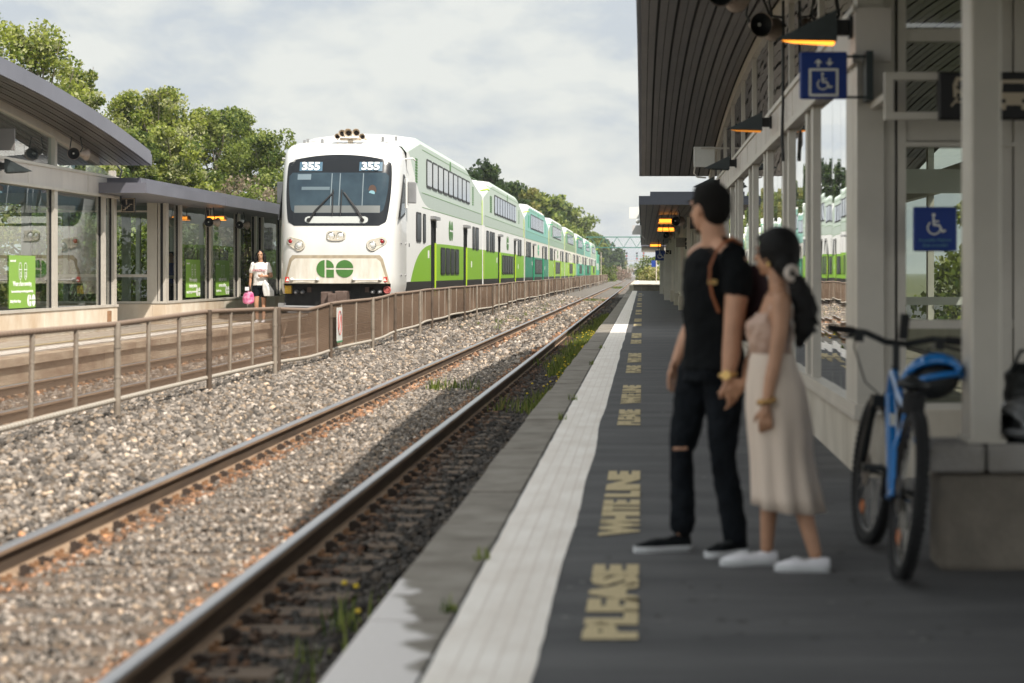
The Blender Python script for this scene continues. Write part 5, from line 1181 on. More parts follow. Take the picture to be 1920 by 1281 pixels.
chain(g, [(.25,9.0,.84),(.188,8.99,.47),(.185,8.99,.10)], [.08,.05,.035]); chain(g, [(.37,8.86,.84),(.375,8.86,.45),(.43,8.88,.10)], [.08,.05,.035])
bd = baked('body', g, M['skin'], man, .006, 2); face(P, Rm, 1.02, man, M['hair'])
g = MB(); g.ell(P(0,-.02,.035), (.082*1.02,.098*1.02,.088*1.02), 0, 18, Rm); g.ell(P(0,-.05,-.0), (.074,.068,.085), 0, 14, Rm); g.ell(P(0,.022,.080), (.062,.058,.036), 0, 12, Rm); baked('hair', g, M['hairfade'], man, .006, 2)
g = MB(); g.ell(P(0,.058,-.098), (.03,.022,.018), 0, 10, Rm); g.ell(P(0,.088,-.049),(.022,.006,.004),0,8,Rm); g.build('beard', M['hairfade'], man)
g = MB()
g.loft([ring((.345,8.945,1.420),.058,.080,A), ring((.338,8.935,1.405),.092,.150,A), ring((.332,8.93,1.36),.118,.205,A), ring((.327,8.93,1.25),.128,.205,A), ring((.325,8.925,1.13),.126,.185,A), ring((.328,8.92,1.0),.124,.168,A), ring((.333,8.915,.90),.138,.172,A), ring((.333,8.915,.855),.145,.178,A)], 0)
g.cap((.378,8.93,1.432),(.428,8.80,1.385),.046,.055); g.cap((.378,8.93,1.432),(.30,9.06,1.385),.040,.050)
chain(g, [(.415,8.765,1.365),(.432,8.735,1.30),(.434,8.715,1.235)], [.070,.073,.070]); chain(g, [(.285,9.09,1.36),(.275,9.12,1.29),(.270,9.14,1.22)], [.070,.070,.068])
baked('t_shirt', g, M['tee'], man, .007, 3, .024, .09)
g = MB(); g.loft([ring((.33,8.915,.93),.118,.148,A), ring((.328,8.915,.86),.135,.165,A), ring((.322,8.92,.80),.135,.165,A)], 0)
chain(g, [(.262,8.985,.84),(.222,8.99,.66),(.186,8.99,.475),(.182,8.99,.40)], [.098,.082,.060,.056]); chain(g, [(.182,8.99,.40),(.190,9.0,.27),(.19,9.0,.12)], [.056,.060,.060])
chain(g, [(.375,8.865,.84),(.378,8.86,.66),(.372,8.85,.47),(.378,8.855,.40)], [.100,.086,.063,.060]); chain(g, [(.378,8.855,.40),(.405,8.87,.27),(.428,8.88,.085)], [.060,.062,.060])
for c_ in ((.19,9.0,.14),(.428,8.88,.135),(.19,9.0,.175),(.425,8.88,.17)): g.ell(c_, (.056,.056,.016))
baked('jeans', g, M['denim'], man, .007, 2, .022, .06)
g = MB(); g.cap((.150,8.935,.482),(.205,8.932,.484),.008,.008,n=8); g.build('knee_rip', M['skin'], man)
shoe(man, (.225,9.005,.0), (-.040,8.925,.0), M['tee'], M['rubber_white'], name='sneaker', lace=M['black']); shoe(man, (.475,8.905,.0), (.292,8.755,.0), M['tee'], M['rubber_white'], name='sneaker', lace=M['black'])
g = MB(); g.tube([(.386+.034*math.cos(a), 8.655+.034*math.sin(a), .842+.004*math.cos(a)) for a in [2*PI*i/18 for i in range(18)]], .011, 6, closed=True); g.lathe([(.021,0),(.021,.010)], (.376,8.617,.842), (-.2,-1,0), 14); g.build('watch', M['gold'], man)
bp = thing('backpack', 'dark maroon backpack on the man\'s back with a tan leather shoulder strap', 'backpack', (.52, 9.0, .95))
g = MB(); g.loft([ring((.515,9.0,.98),.075,.13,A), ring((.525,9.0,1.05),.085,.145,A), ring((.52,9.0,1.2),.08,.145,A), ring((.50,8.99,1.31),.06,.12,A), ring((.485,8.98,1.34),.03,.08,A)], 0); baked('bag', g, M['bagdark'], bp, .01, 3)
g = MB(); pth = [(.455,8.79,1.43),(.415,8.745,1.455),(.372,8.728,1.44),(.335,8.715,1.395),(.308,8.712,1.33),(.305,8.715,1.27),(.318,8.72,1.20),(.345,8.73,1.13)]
for a, b in zip(pth, pth[1:]): g.bar(a, Vector(b)+(Vector(b)-Vector(a))*.12, .010, .034, up=(0,-1,.2))
g.build('shoulder_strap', M['leather'], bp); g = MB(); g.bar((.298,8.705,1.262),(.338,8.708,1.258),.014,.022); g.build('buckle', M['gold'], bp)

# --- woman in pink camisole and cream skirt
wm = thing('person', 'woman in dusty pink camisole and long cream skirt with a black ponytail', 'person', (.6, 8.5, 0))
B_ = math.atan2(.30, -.95); sk = M['skin2']
g = MB(); P, Rm = head(g, (.590,8.60,1.385), (-.80,.60,.03), .90)
chain(g, [(.615,8.575,1.20),(.603,8.585,1.30),(.598,8.595,1.37)], [.048,.040,.043]); g.cap((.608,8.45,1.18),(.592,8.70,1.18),.042,.042); g.cap((.613,8.57,1.225),(.61,8.47,1.195),.030,.036); g.cap((.613,8.57,1.225),(.595,8.68,1.195),.030,.036)
g.loft([ring((.605,8.575,1.20),.05,.11,B_), ring((.60,8.575,1.12),.075,.135,B_), ring((.592,8.57,1.02),.082,.125,B_), ring((.578,8.57,.92),.072,.11,B_), ring((.585,8.56,.80),.10,.15,B_)], 0)
chain(g, [(.610,8.435,1.175),(.605,8.405,1.05),(.578,8.385,.905)], [.044,.037,.030]); chain(g, [(.578,8.385,.905),(.562,8.375,.84),(.538,8.36,.715)], [.031,.030,.020])
hand(g, (.538,8.36,.715), (-.03,-.05,-1), (-1,.1,0), .95, .85, (0,-1,0))
chain(g, [(.590,8.71,1.17),(.54,8.76,1.05),(.51,8.77,.93)], [.042,.036,.029]); chain(g, [(.51,8.77,.93),(.485,8.73,.88),(.468,8.66,.815)], [.029,.027,.021])
hand(g, (.468,8.655,.812), (-.75,-.25,-.62), (-.5,-.3,.7), .8, .92, (0,-1,.3))
for pts in ([(.58,8.60,.80),(.575,8.58,.50),(.570,8.565,.34),(.556,8.56,.075)], [(.61,8.50,.80),(.655,8.46,.50),(.690,8.43,.33),(.755,8.37,.075)]): chain(g, pts, [.075,.048,.046,.029])
baked('body', g, sk, wm, .0055, 2); face(P, Rm, .9, wm, M['hair'])
g = MB(); g.ell(P(0,-.032,.030), (.092*.98,.100,.100), 0, 18, Rm); g.ell(P(0,-.06,-.005), (.082,.075,.088), 0, 14, Rm); g.ell(P(0,.035,.075), (.060,.05,.035), 0, 12, Rm)
g.cap((.640,8.53,1.335),(.665,8.50,1.285),.06,.04)
hr = baked('hair', g, M['hair'], wm, .006, 2)
g = MB(); chain(g, [(.668,8.495,1.285),(.700,8.485,1.22),(.722,8.475,1.13),(.715,8.47,1.05),(.695,8.475,.985)], [.034,.050,.057,.046,.018])
for i in range(10): a = Vector((.70+.03*rnd.random(), 8.45+.05*rnd.random(), 1.1+.1*rnd.random())); g.cap(a, a+Vector((.03+.05*rnd.random(), 0, -.03-.06*rnd.random())), .012, .004)
baked('ponytail', g, M['hair'], wm, .006, 2, .02, .04)
g = MB(); c_ = Vector((.662,8.485,1.298))
for i in range(12): a = 2*PI*i/12; g.ell(c_+Vector((.024*math.cos(a)-.002, .018*math.cos(a)-.025, .026*math.sin(a))), (.016,.014,.016), 0, 8, k=5)
baked('scrunchie', g, mat('pale_scrunchie', (.62,.54,.48), .8, var=.25, vs=60), wm, .005, 1)
g = MB(); g.ell((.562,8.525,1.338), (.010,.008,.013), 0, 8, k=5); g.build('earring', M['gold'], wm)
g = MB()
g.loft([ring((.588,8.575,1.125),.078,.128,B_), ring((.583,8.575,1.08),.098,.140,B_), ring((.574,8.575,1.03),.108,.140,B_), ring((.574,8.57,.98),.098,.128,B_), ring((.576,8.57,.93),.090,.120,B_), ring((.576,8.57,.895),.098,.128,B_)], 0)
g.ell((.508,8.52,1.055),(.048,.05,.05)); g.ell((.508,8.62,1.055),(.048,.05,.05))
g.cap((.565,8.47,1.12),(.585,8.455,1.17),.018,.010); 
baked('camisole', g, M['satin'], wm, .006, 2, .016, .05)
for yy in (8.475, 8.66): g = MB(); g.tube([(.555,yy,1.10),(.575,yy-.005,1.17),(.603,yy,1.218),(.632,yy+.01,1.19),(.655,yy+.02,1.12)], .0045, 6); g.build('shoulder_strap', M['satin'], wm)
g = MB(); rings = []
for k, (z, cx, rx, ry, fo) in enumerate([(.935,.577,.093,.118,0),(.92,.577,.097,.124,0),(.88,.580,.106,.136,.005),(.80,.590,.128,.158,.01),(.70,.600,.138,.168,.02),(.60,.612,.140,.172,.035),(.50,.618,.134,.176,.05),(.40,.630,.138,.184,.07),(.32,.642,.145,.196,.085),(.262,.651,.152,.208,.095)]):
    rings.append([(p[0], p[1], p[2] + (0 if z > .3 else .018*math.cos(math.atan2(p[1]-8.53, p[0]-cx)-2.6))) for p in ring((cx,8.535-.0*k,z), rx, ry, 0, 72, fo, 9, .8*k*.35)])
g.loft(rings, 0, True, True, False); o = g.build('skirt', M['skirt'], wm)
so2 = o.modifiers.new('t', 'SOLIDIFY'); so2.thickness = .004
g = MB(); g.loft([ring((.577,8.535,.915),.100,.127,0,40), ring((.577,8.535,.945),.096,.122,0,40)], 0, True, True, False); o = g.build('waistband', M['skirt'], wm)
shoe(wm, (.602,8.565,.0), (.345,8.53,.0), M['canvas_white'], M['rubber_white'], name='sneaker', high=.062, lace=M['rubber_white']); shoe(wm, (.818,8.352,.0), (.577,8.385,.0), M['canvas_white'], M['rubber_white'], name='sneaker', high=.062, lace=M['rubber_white'])
g = MB()
for i in range(13): a = 2*PI*i/13; g.ell((.541+.034*math.cos(a), 8.362+.034*math.sin(a), .742+.006*math.cos(a)), (.013,.013,.013), 0, 8, k=5)
baked('bead_bracelet', g, mat('amber_beads', (.42,.24,.08), .35, .3, var=.5, vs=60), wm, .004, 1)

# --- people on the far platform
def walker(label, x, y, z0, s, top, bottom, hairm, skin, arm_bend=True, letters=None):
    t = thing('person', label, 'person', (x, y, z0)); T = lambda p: (x+p[0]*s, y+p[1]*s, z0+p[2]*s)
    g = MB(); P, Rm = head(g, T((0,-.02,1.60)), (.05,-1,-.05), s)
    sc_ = lambda r: [v*s for v in r]
    chain(g, [T((0,0,1.38)),T((0,-.01,1.50)),T((0,-.01,1.58))], sc_([.06,.052,.05])); g.cap(T((-.16,0,1.37)),T((.16,0,1.37)),.055*s,.055*s)
    g.loft([ring(T((0,0,1.4)),.13*s,.08*s,0), ring(T((0,0,1.2)),.15*s,.10*s,0), ring(T((0,0,1.0)),.13*s,.10*s,0), ring(T((0,0,.84)),.15*s,.11*s,0)], 0)
    chain(g, [T((-.19,0,1.35)),T((-.235,.01,1.08)),T((-.25,-.03,.84))], sc_([.052,.040,.026])); hand(g, T((-.25,-.03,.84)), (0,-.05,-1), (0,-1,0), .9, s, (-1,0,0))
    if arm_bend: chain(g, [T((.19,0,1.35)),T((.25,.02,1.10)),T((.12,-.17,1.10))], sc_([.052,.042,.028])); hand(g, T((.12,-.17,1.10)), (-1,-.3,.05), (0,0,1), .7, s, (0,-1,0))
    else: chain(g, [T((.19,0,1.35)),T((.235,.01,1.08)),T((.25,-.03,.84))], sc_([.052,.040,.026])); hand(g, T((.25,-.03,.84)), (0,-.05,-1), (0,-1,0), .6, s, (1,0,0))
    chain(g, [T((-.085,0,.85)),T((-.09,-.05,.47)),T((-.085,.03,.09))], sc_([.085,.055,.036])); chain(g, [T((.085,0,.85)),T((.08,-.0,.47)),T((.085,-.06,.09))], sc_([.085,.055,.036]))
    baked('body', g, skin, t, .011, 2); face(P, Rm, s, t, M['hair'])
    g = MB(); g.ell(P(0,-.025,.03), (.088*s,.10*s,.098*s), 0, 14, Rm)
    if hairm == 'long':
        for sx in (-1, 1): chain(g, [P(sx*.075,-.02,.03),P(sx*.095,-.01,-.06),P(sx*.115,.02,-.15)], sc_([.035,.045,.03]))
        g.ell(P(0,-.06,-.08), (.11*s,.05*s,.10*s), 0, 12, Rm)
    baked('hair', g, M['hair'], t, .010, 2, .02, .05)
    g = MB(); g.loft([ring(T((0,0,1.43)),.07*s,.06*s,0), ring(T((0,0,1.39)),.17*s,.085*s,0), ring(T((0,-.01,1.27)),.185*s,.125*s,0), ring(T((0,-.01,1.12)),.165*s,.125*s,0), ring(T((0,0,.98)),.17*s,.13*s,0), ring(T((0,0,.88)),.185*s,.14*s,0)], 0)
    chain(g, [T((-.17,0,1.37)),T((-.215,.0,1.22))], sc_([.065,.062])); chain(g, [T((.17,0,1.37)),T((.22,.01,1.22))], sc_([.065,.062])); baked('shirt', g, top, t, .011, 2, .02, .08)
    g = MB(); g.loft([ring(T((0,0,.93)),.15*s,.11*s,0), ring(T((0,0,.82)),.17*s,.125*s,0)], 0); e_ = .66 if hairm == 'long' else .30
    chain(g, [T((-.088,0,.85)),T((-.095,-.02,e_))], sc_([.10,.088])); chain(g, [T((.088,0,.85)),T((.09,-.01,e_))], sc_([.10,.088])); baked('shorts', g, bottom, t, .011, 2)
    for sx, yy in ((-1,.03),(1,-.06)): shoe(t, T((sx*.085,yy+.04,0)), T((sx*.085,yy-.2,0)), M['canvas_white'], M['rubber_white'], name='shoe')
    if letters: text(letters, .075*s, T((0,-.142,1.235)), (PI/2,0,0), mat('pink_lettering', (.50,.20,.22), .6), t, depth=.004, bold=.002)
    return t
walker('woman with dark wavy hair in white t-shirt and black shorts walking beside the train front', -9.60, 48.3, .056, 1.06, mat('white_tee', (.72,.70,.68), .85, var=.04), M['denim'], 'long', M['skin2'], True, 'AMAZING')
walker('person in a blue top standing inside the low shelter behind the left poster', -12.3, 50.2, .17, .98, mat('blue_top', (.02,.04,.22), .8), M['denim'], 'short', M['skin'], False)
t = thing('travel_bag', 'bright pink patterned bag hanging from the walking woman\'s hand', 'bag', (-9.88, 48.2, .5))
g = MB(); g.loft([ring((-9.885,48.2,.52),.08,.06,0), ring((-9.885,48.2,.56),.14,.08,0), ring((-9.885,48.2,.68),.15,.085,0), ring((-9.88,48.2,.80),.12,.07,0), ring((-9.88,48.2,.84),.05,.03,0)], 0)
baked('bag', g, mat('pink_print', (.45,.02,.16), .6, 0, col2=(.75,.35,.5), vs=9, vdet=1), t, .012, 2)
for x in (-.05,.05): g = MB(); g.tube([(-9.885+x,48.17,.82),(-9.875+x*.6,48.16,.92),(-9.868,48.19,.985),(-9.875+x*.6,48.2,.92)], .012, 6); g.build('handle', M['bagdark'], t)
g = MB(); g.box(-9.95,-9.85,48.10,48.12,.86,.95); g.build('flap', M['canvas_white'], t)
t = thing('carrier_bag', 'white plastic carrier bag hanging from the walking woman\'s arm', 'bag', (-9.42, 48.1, .7))
g = MB(); g.loft([ring((-9.36,48.15,.72),.13,.07,0,20,.1,5), ring((-9.38,48.15,.85),.14,.07,0,20,.1,5), ring((-9.44,48.14,1.02),.08,.05,0,20,.15,5), ring((-9.47,48.14,1.12),.02,.02,0)], 0); baked('bag', g, mat('white_plastic', (.66,.66,.64), .4, var=.06, vs=12), t, .012, 1)
# ------------------------------------------------------------------ bicycle and the things by the column
bk = thing('bicycle', 'blue mountain bike with black tyres leaning against the low wall beside the near column', 'bicycle', (1.078, 8.05, 0), world=False)
bk.rotation_euler = (0, R(6), 0)
M['bikeblue'] = mat('bright_blue_paint', (.01,.19,.55), .3, var=.08, vs=5, coat=.6); M['tyre'] = mat('tyre_rubber', (.013,.013,.014), .85, bump=.6, bs=90); M['rim'] = mat('black_rim', (.03,.03,.032), .35, .5)
def wheel(par, c, rz=0, R_=.350):
    e_ = bpy.data.objects.new('wheel', None); C.objects.link(e_); e_.parent = par; e_.location = c; e_.rotation_euler = (0,0,rz)
    g = MB(); g.tube([(0, R_*.925*math.cos(a), R_*.925*math.sin(a)) for a in [2*PI*i/48 for i in range(48)]], .029, 10, closed=True)
    for i in range(72):
        a = 2*PI*i/72
        for x in (-.014,.014): g.obox((x*1.3, (R_*.925+.026)*math.cos(a+x), (R_*.925+.026)*math.sin(a+x)), (.009,0,0), (0,.005*math.cos(a),.005*math.sin(a)), (0,-.008*math.sin(a),.008*math.cos(a)))
    g.build('tyre', M['tyre'], e_, local=True)
    g = MB(); g.tube([(0, R_*.845*math.cos(a), R_*.845*math.sin(a)) for a in [2*PI*i/48 for i in range(48)]], .014, 8, closed=True); g.build('rim', M['rim'], e_, local=True)
    g = MB()
    for i in range(28):
        a = 2*PI*i/28; b = a+(.35 if i % 2 else -.35); x = .028 if i % 4 < 2 else -.028; g.tube([(x, .028*math.cos(b), .028*math.sin(b)), (0, R_*.83*math.cos(a), R_*.83*math.sin(a))], .0016, 4)
    g.build('spokes', M['alu'], e_, local=True)
    g = MB(); g.lathe([(.012,-.055),(.03,-.035),(.02,0),(.03,.035),(.012,.055)], (0,0,0), (1,0,0), 14); g.lathe([(.08,.040),(.08,.043)], (0,0,0), (-1,0,0), 20); g.build('hub', M['rim'], e_, local=True)
    g = MB(); g.obox((0,R_*.72*math.cos(-.9),R_*.72*math.sin(-.9)), (.006,0,0), (0,.03,.012), (0,-.01,.02)); g.build('reflector', mat('amber_reflector', (.55,.14,.02), .3) if 'amber_reflector' not in bpy.data.materials else bpy.data.materials['amber_reflector'], e_, local=True)
wheel(bk, (0,0,.37)); ST_ = R(6.5)
g = MB(); BB = (0,.43,.31); HT = (0,.845,.845); HB = (0,.875,.735); ST0 = (0,.30,.70)
g.tube([HB, (0,.66,.53), BB], [.028,.030,.030], 12); g.tube([HT, (0,.56,.755), ST0], [.022,.020,.019], 10); g.tube([BB, ST0], .019, 10); g.tube([HT, HB], .026, 12)
for sx in (-1, 1): g.tube([BB, (sx*.05,.25,.33), (sx*.068,0,.37)], .013, 8); g.tube([(0,.31,.66), (sx*.055,.17,.55), (sx*.068,0,.38)], .011, 8)
baked('frame', g, M['bikeblue'], bk, .006, 1, local=True)
g = MB(); g.box(-.012,.012,.70,.78,.60,.66); g.build('frame_decal', M['sign_white'], bk, local=True)
fk = bpy.data.objects.new('fork', None); C.objects.link(fk); fk.parent = bk; fk.location = (0,.90,.70); fk.rotation_euler = (0,0,ST_)
g = MB(); g.tube([(0,-.055,.17),(0,-.02,.0)], .020, 10); g.box(-.085,.085,-.03,.04,-.02,.03)
for sx in (-1, 1): g.tube([(sx*.070,.0,.02),(sx*.070,.09,-.22),(sx*.070,.14,-.33)], [.017,.022,.02], 10)
g.build('fork_legs', M['black'], fk, local=True)
wheel(fk, (0,.145,-.33), 0)
g = MB(); hz = .30
g.tube([(0,-.065,.16),(0,-.02,.27)], .018, 10); g.tube([(-.345,-.10,hz+.02),(-.16,-.05,hz+.015),(-.05,-.02,hz-.02),(.05,-.02,hz-.02),(.16,-.05,hz+.015),(.345,-.10,hz+.02)], .015, 10); hb_ = g.build('handlebar', M['black'], fk, local=True)
for sx in (-1, 1):
    g = MB(); g.tube([(sx*.22,-.066,hz+.017),(sx*.345,-.10,hz+.02)], .020, 10); g.build('grip', M['tyre'], hb_, local=True)
    g = MB(); g.tube([(sx*.19,-.06,hz+.01),(sx*.21,-.01,hz-.01),(sx*.31,-.03,hz-.025)], .008, 6); g.box(sx*.19-.02,sx*.19+.02,-.08,-.03,hz-.03,hz+.015); g.build('brake_lever', M['black'], hb_, local=True)
g = MB(); g.box(.0,.04,-.06,-.03,hz+.0,hz+.12); g.build('phone_mount', M['black'], hb_, local=True)
for sx in (-1, 1): g = MB(); g.tube([(sx*.19,-.02,hz),(sx*.17,.10,hz-.06),(sx*.10,.10,hz-.22),(sx*.03,.02,hz-.28),(0,-.04,hz-.20)], .0045, 5); g.build('cable', M['black'], hb_, local=True)
g = MB(); g.tube([ST0, (0,.265,.80)], .015, 10); g.build('seat_post', M['rim'], bk, local=True)
g = MB(); g.ell((0,.20,.825), (.075,.075,.028)); g.cap((0,.25,.83),(0,.40,.82),.04,.022); baked('saddle', g, M['black'], bk, .006, 2, local=True)
g = MB(); g.tube([(0,.13,.70),(0,.13,.79)], .05, 14); g.build('saddle_bag', M['tyre'], bk, local=True)
g = MB(); g.lathe([(.09,.028),(.09,.034)], BB, (1,0,0), 28); g.tube([(.05,.43,.31),(.06,.50,.18)], .011, 8); g.tube([(-.05,.43,.31),(-.06,.36,.44)], .011, 8); cr_ = g.build('crankset', M['rim'], bk, local=True)
g = MB(); g.lathe([(.05,.02),(.03,.045)], (0,0,.37), (1,0,0), 16); g.build('cassette', M['rim'], bk, local=True)
for c_ in ((.115,.50,.18), (-.115,.36,.44)): g = MB(); g.box(c_[0]-.045,c_[0]+.045,c_[1]-.035,c_[1]+.035,c_[2]-.012,c_[2]+.012); g.build('pedal', M['black'], cr_, local=True)
# helmets and bag
def helmet(label, c, rot, m, s=1.0):
    t = thing('bicycle_helmet', label, 'helmet', c, rot, world=False); g = MB()
    for i in range(7):
        u = -1+i/3; w_ = .10*s*math.sqrt(1-(u*.8)**2); pts = [(u*.078*s, -.145*s*math.cos(a), .12*s*math.sin(a)*math.sqrt(1-(u*.75)**2)) for a in [PI*k/12 for k in range(13)]]
        g.tube(pts, .017*s, 8)
    for a in (.12, .32, .55, .78, .9):
        A2 = PI*a; g.tube([(.085*s*math.sin(b)*-1 if False else .088*s*math.cos(b), -.140*s*math.cos(A2), .115*s*math.sin(A2)*(.55+.45*math.sin(b))) for b in [PI*k/8 for k in range(9)]], .016*s, 8)
    g.tube([(.082*s*math.cos(b), .145*s*math.sin(b), .0) for b in [2*PI*k/24 for k in range(24)]], .018*s, 8, closed=True)
    baked('shell', g, m, t, .007*s, 1, local=True); g = MB(); g.ell((0,0,.0), (.072*s,.125*s,.095*s), 0, 14); g.build('padding', M['black'], t, local=True)
    g = MB(); g.tube([(-.07*s,.02*s,.0),(-.05*s,.03*s,-.08*s),(.05*s,.03*s,-.08*s),(.07*s,.02*s,0)], .006*s, 5); g.build('chin_strap', M['black'], t, local=True); return t
h_ = helmet('blue vented bicycle helmet hanging by the saddle of the blue bike', (1.31, 8.60, .82), R(75), M['bikeblue'], .9); h_.rotation_euler = (R(-12), R(14), R(72))
h_ = helmet('grey and black bicycle helmet resting on the low wall right of the near column', (1.70, 8.50, .60), R(20), mat('grey_helmet', (.16,.165,.17), .35, var=.3, vs=20, coat=.4), 1.15)
t = thing('shoulder_bag', 'black bag lying on the low wall behind the grey helmet', 'bag', (1.74, 8.66, .556)); g = MB(); g.loft([ring((1.76,8.66,.565),.12,.06,0), ring((1.76,8.66,.70),.13,.07,0), ring((1.75,8.66,.85),.12,.06,0), ring((1.75,8.66,.895),.06,.03,0)], 0); baked('bag', g, M['black'], t, .01, 2, .02, .05)
g = MB(); g.tube([(1.66,8.64,.86),(1.70,8.62,.95),(1.80,8.62,.95),(1.83,8.64,.86)], .010, 6); g.build('strap', M['black'], t)
# ------------------------------------------------------------------ vegetation and the distance
def leafmat(name, tr=.45):
    m = bpy.data.materials.new(name); m.use_nodes = True; n = m.node_tree.nodes; l = m.node_tree.links
    for x in list(n): n.remove(x)
    o = n.new('ShaderNodeOutputMaterial'); a = n.new('ShaderNodeAttribute'); a.attribute_name = 'tone'
    p = n.new('ShaderNodeBsdfPrincipled'); p.inputs['Roughness'].default_value = .5; p.inputs['Specular IOR Level'].default_value = .35; l.new(a.outputs[0], p.inputs['Base Color'])
    t = n.new('ShaderNodeBsdfTranslucent'); l.new(a.outputs[0], t.inputs[0]); x = n.new('ShaderNodeMixShader'); x.inputs[0].default_value = tr
    l.new(p.outputs[0], x.inputs[1]); l.new(t.outputs[0], x.inputs[2]); l.new(x.outputs[0], o.inputs[0]); return m
M['leaf'] = leafmat('leaves'); M['bark'] = mat('grey_bark', (.16,.13,.10), .9, col2=(.27,.23,.18), vs=8, bump=.5)
PAL = {'poplar': [(.30,.34,.055),(.19,.24,.035),(.34,.37,.09),(.08,.12,.02),(.44,.45,.22)], 'dark': [(.04,.075,.02),(.06,.10,.025),(.03,.055,.02),(.09,.13,.035)],
       'yellow': [(.24,.24,.06),(.18,.20,.05),(.30,.28,.09),(.13,.16,.04)], 'brown': [(.28,.22,.15),(.22,.17,.11),(.34,.28,.20),(.16,.14,.08)], 'pale': [(.50,.50,.33),(.40,.44,.25),(.30,.36,.15),(.58,.56,.40)],
       'mid': [(.14,.19,.03),(.20,.25,.045),(.06,.10,.02),(.29,.33,.09)], 'pink': [(.34,.24,.19),(.28,.21,.16),(.38,.30,.23)], 'straw': [(.40,.38,.13),(.32,.33,.10),(.46,.42,.20),(.22,.26,.07)]}
def leaves(name, centres, rad, per, size, pal, seed, parent, flat=.75):
    rs = np.random.RandomState(seed); K = len(centres); n = K*per
    c = np.repeat(np.array(centres), per, 0); rr = np.repeat(np.array(rad), per)
    d = rs.randn(n, 3); d /= np.linalg.norm(d, axis=1)[:, None]; P = c + d*(rr*(.35+.65*rs.rand(n)**.6))[:, None]*np.array([1,1,flat])
    u = rs.randn(n, 3); u /= np.linalg.norm(u, axis=1)[:, None]; v = np.cross(u, rs.randn(n, 3)); v /= np.linalg.norm(v, axis=1)[:, None]
    s = size*(.6+.8*rs.rand(n))[:, None]
    V = np.stack([P-u*s*.5, P+v*s*.36, P+u*s*.5, P-v*s*.36], 1).reshape(-1, 3)
    me = bpy.data.meshes.new(name); me.vertices.add(n*4); me.vertices.foreach_set('co', V.reshape(-1).astype(np.float32))
    me.loops.add(n*4); me.loops.foreach_set('vertex_index', np.arange(n*4, dtype=np.int32)); me.polygons.add(n)
    me.polygons.foreach_set('loop_start', (np.arange(n)*4).astype(np.int32)); me.polygons.foreach_set('loop_total', np.full(n, 4, np.int32)); me.update()
    pal = np.array(PAL[pal]); kc = np.repeat(rs.randint(0, len(pal), K), per); k2 = rs.randint(0, len(pal), n); kk = np.where(rs.rand(n) < .55, kc, k2)
    col = np.concatenate([pal[kk]*(.8+.4*rs.rand(n))[:, None], np.ones((n, 1))], 1)
    at = me.attributes.new('tone', 'FLOAT_COLOR', 'FACE'); at.data.foreach_set('color', col.reshape(-1).astype(np.float32))
    me.materials.append(M['leaf']); o = bpy.data.objects.new(name, me); C.objects.link(o); o.parent = parent; return o
def tree(label, loc, h, r, pal, seed, leaf=.13, ncl=80, per=95, base=.28, group=None, trunk=.16, cl=.42, kind='tree'):
    """h height, r crown radius; limbs carry leaf clumps, gaps are left between the clumps"""
    R2 = random.Random(seed); t = thing(kind, label, kind.replace('_', ' '), loc, R2.uniform(0, 6), group, world=False)
    g = MB(); cs = []; rd = []
    g.tube([(0,0,0),(.1*r*.3,.0,h*.3),(-.1*r*.3,.05,h*.6),(0,0,h*.92)], [trunk,trunk*.75,trunk*.45,trunk*.12], 8)
    nl = max(7, int(ncl/7))
    for i in range(nl):
        z0 = h*(base+(.86-base)*i/nl); a = i*2.4+R2.uniform(-.5,.5); top = min(h*.99, z0+h*R2.uniform(.10,.30)); zz = (top/h-base)/(1-base)
        rr = r*(math.sin(PI*min(1, max(.12, zz*.85+.12)))**.6)*R2.uniform(.65,1.08)
        e_ = (rr*math.cos(a), rr*math.sin(a), top); m_ = (rr*.5*math.cos(a+.2), rr*.5*math.sin(a+.2), (z0+top)/2-.05*h)
        g.tube([(0,0,z0), m_, e_], [trunk*.35, trunk*.2, trunk*.06], 6)
        for k in range(ncl//nl):
            f = R2.uniform(.35, 1.1); fz = min(f, 1.0); cs.append((e_[0]*f+R2.gauss(0, r*.14), e_[1]*f+R2.gauss(0, r*.14), min(h*.96, z0+(top-z0)*fz+R2.gauss(0, r*.13)))); rd.append(r*cl*R2.uniform(.35,.85))
    for k in range(5): cs.append((R2.gauss(0,r*.12), R2.gauss(0,r*.12), h*(.72+.05*k))); rd.append(r*cl*.75)
    g.build('trunk', M['bark'], t, local=True)
    leaves('crown', cs, rd, per, leaf, pal, seed, t); return t
def bush(label, loc, sx, sy, h, pal, seed, leaf=.10, n=26, per=90, group=None, kind='bush'):
    R2 = random.Random(seed); t = thing(kind, label, kind, loc, 0, group, world=False)
    cs = [(R2.uniform(-sx,sx)*.9, R2.uniform(-sy,sy)*.9, h*R2.uniform(.15,.88)) for _ in range(n)]; rd = [min(sx, sy, h)*R2.uniform(.22,.45) for _ in cs]
    g = MB(); 
    for c_ in cs[::3]: g.tube([(c_[0]*.2,c_[1]*.2,0),(c_[0]*.7,c_[1]*.7,c_[2]*.6),c_], [.03,.02,.008], 5)
    g.build('stems', M['bark'], t, local=True); leaves('foliage', cs, rd, per, leaf, pal, seed, t); return t
GT = 'trees behind the far platform'
PX = lambda px, D: (px-1204)*D/3600
def tp(px, top, D): return (PX(px, D), D, -.7), 1.3+(512-top)*D/3600+.7
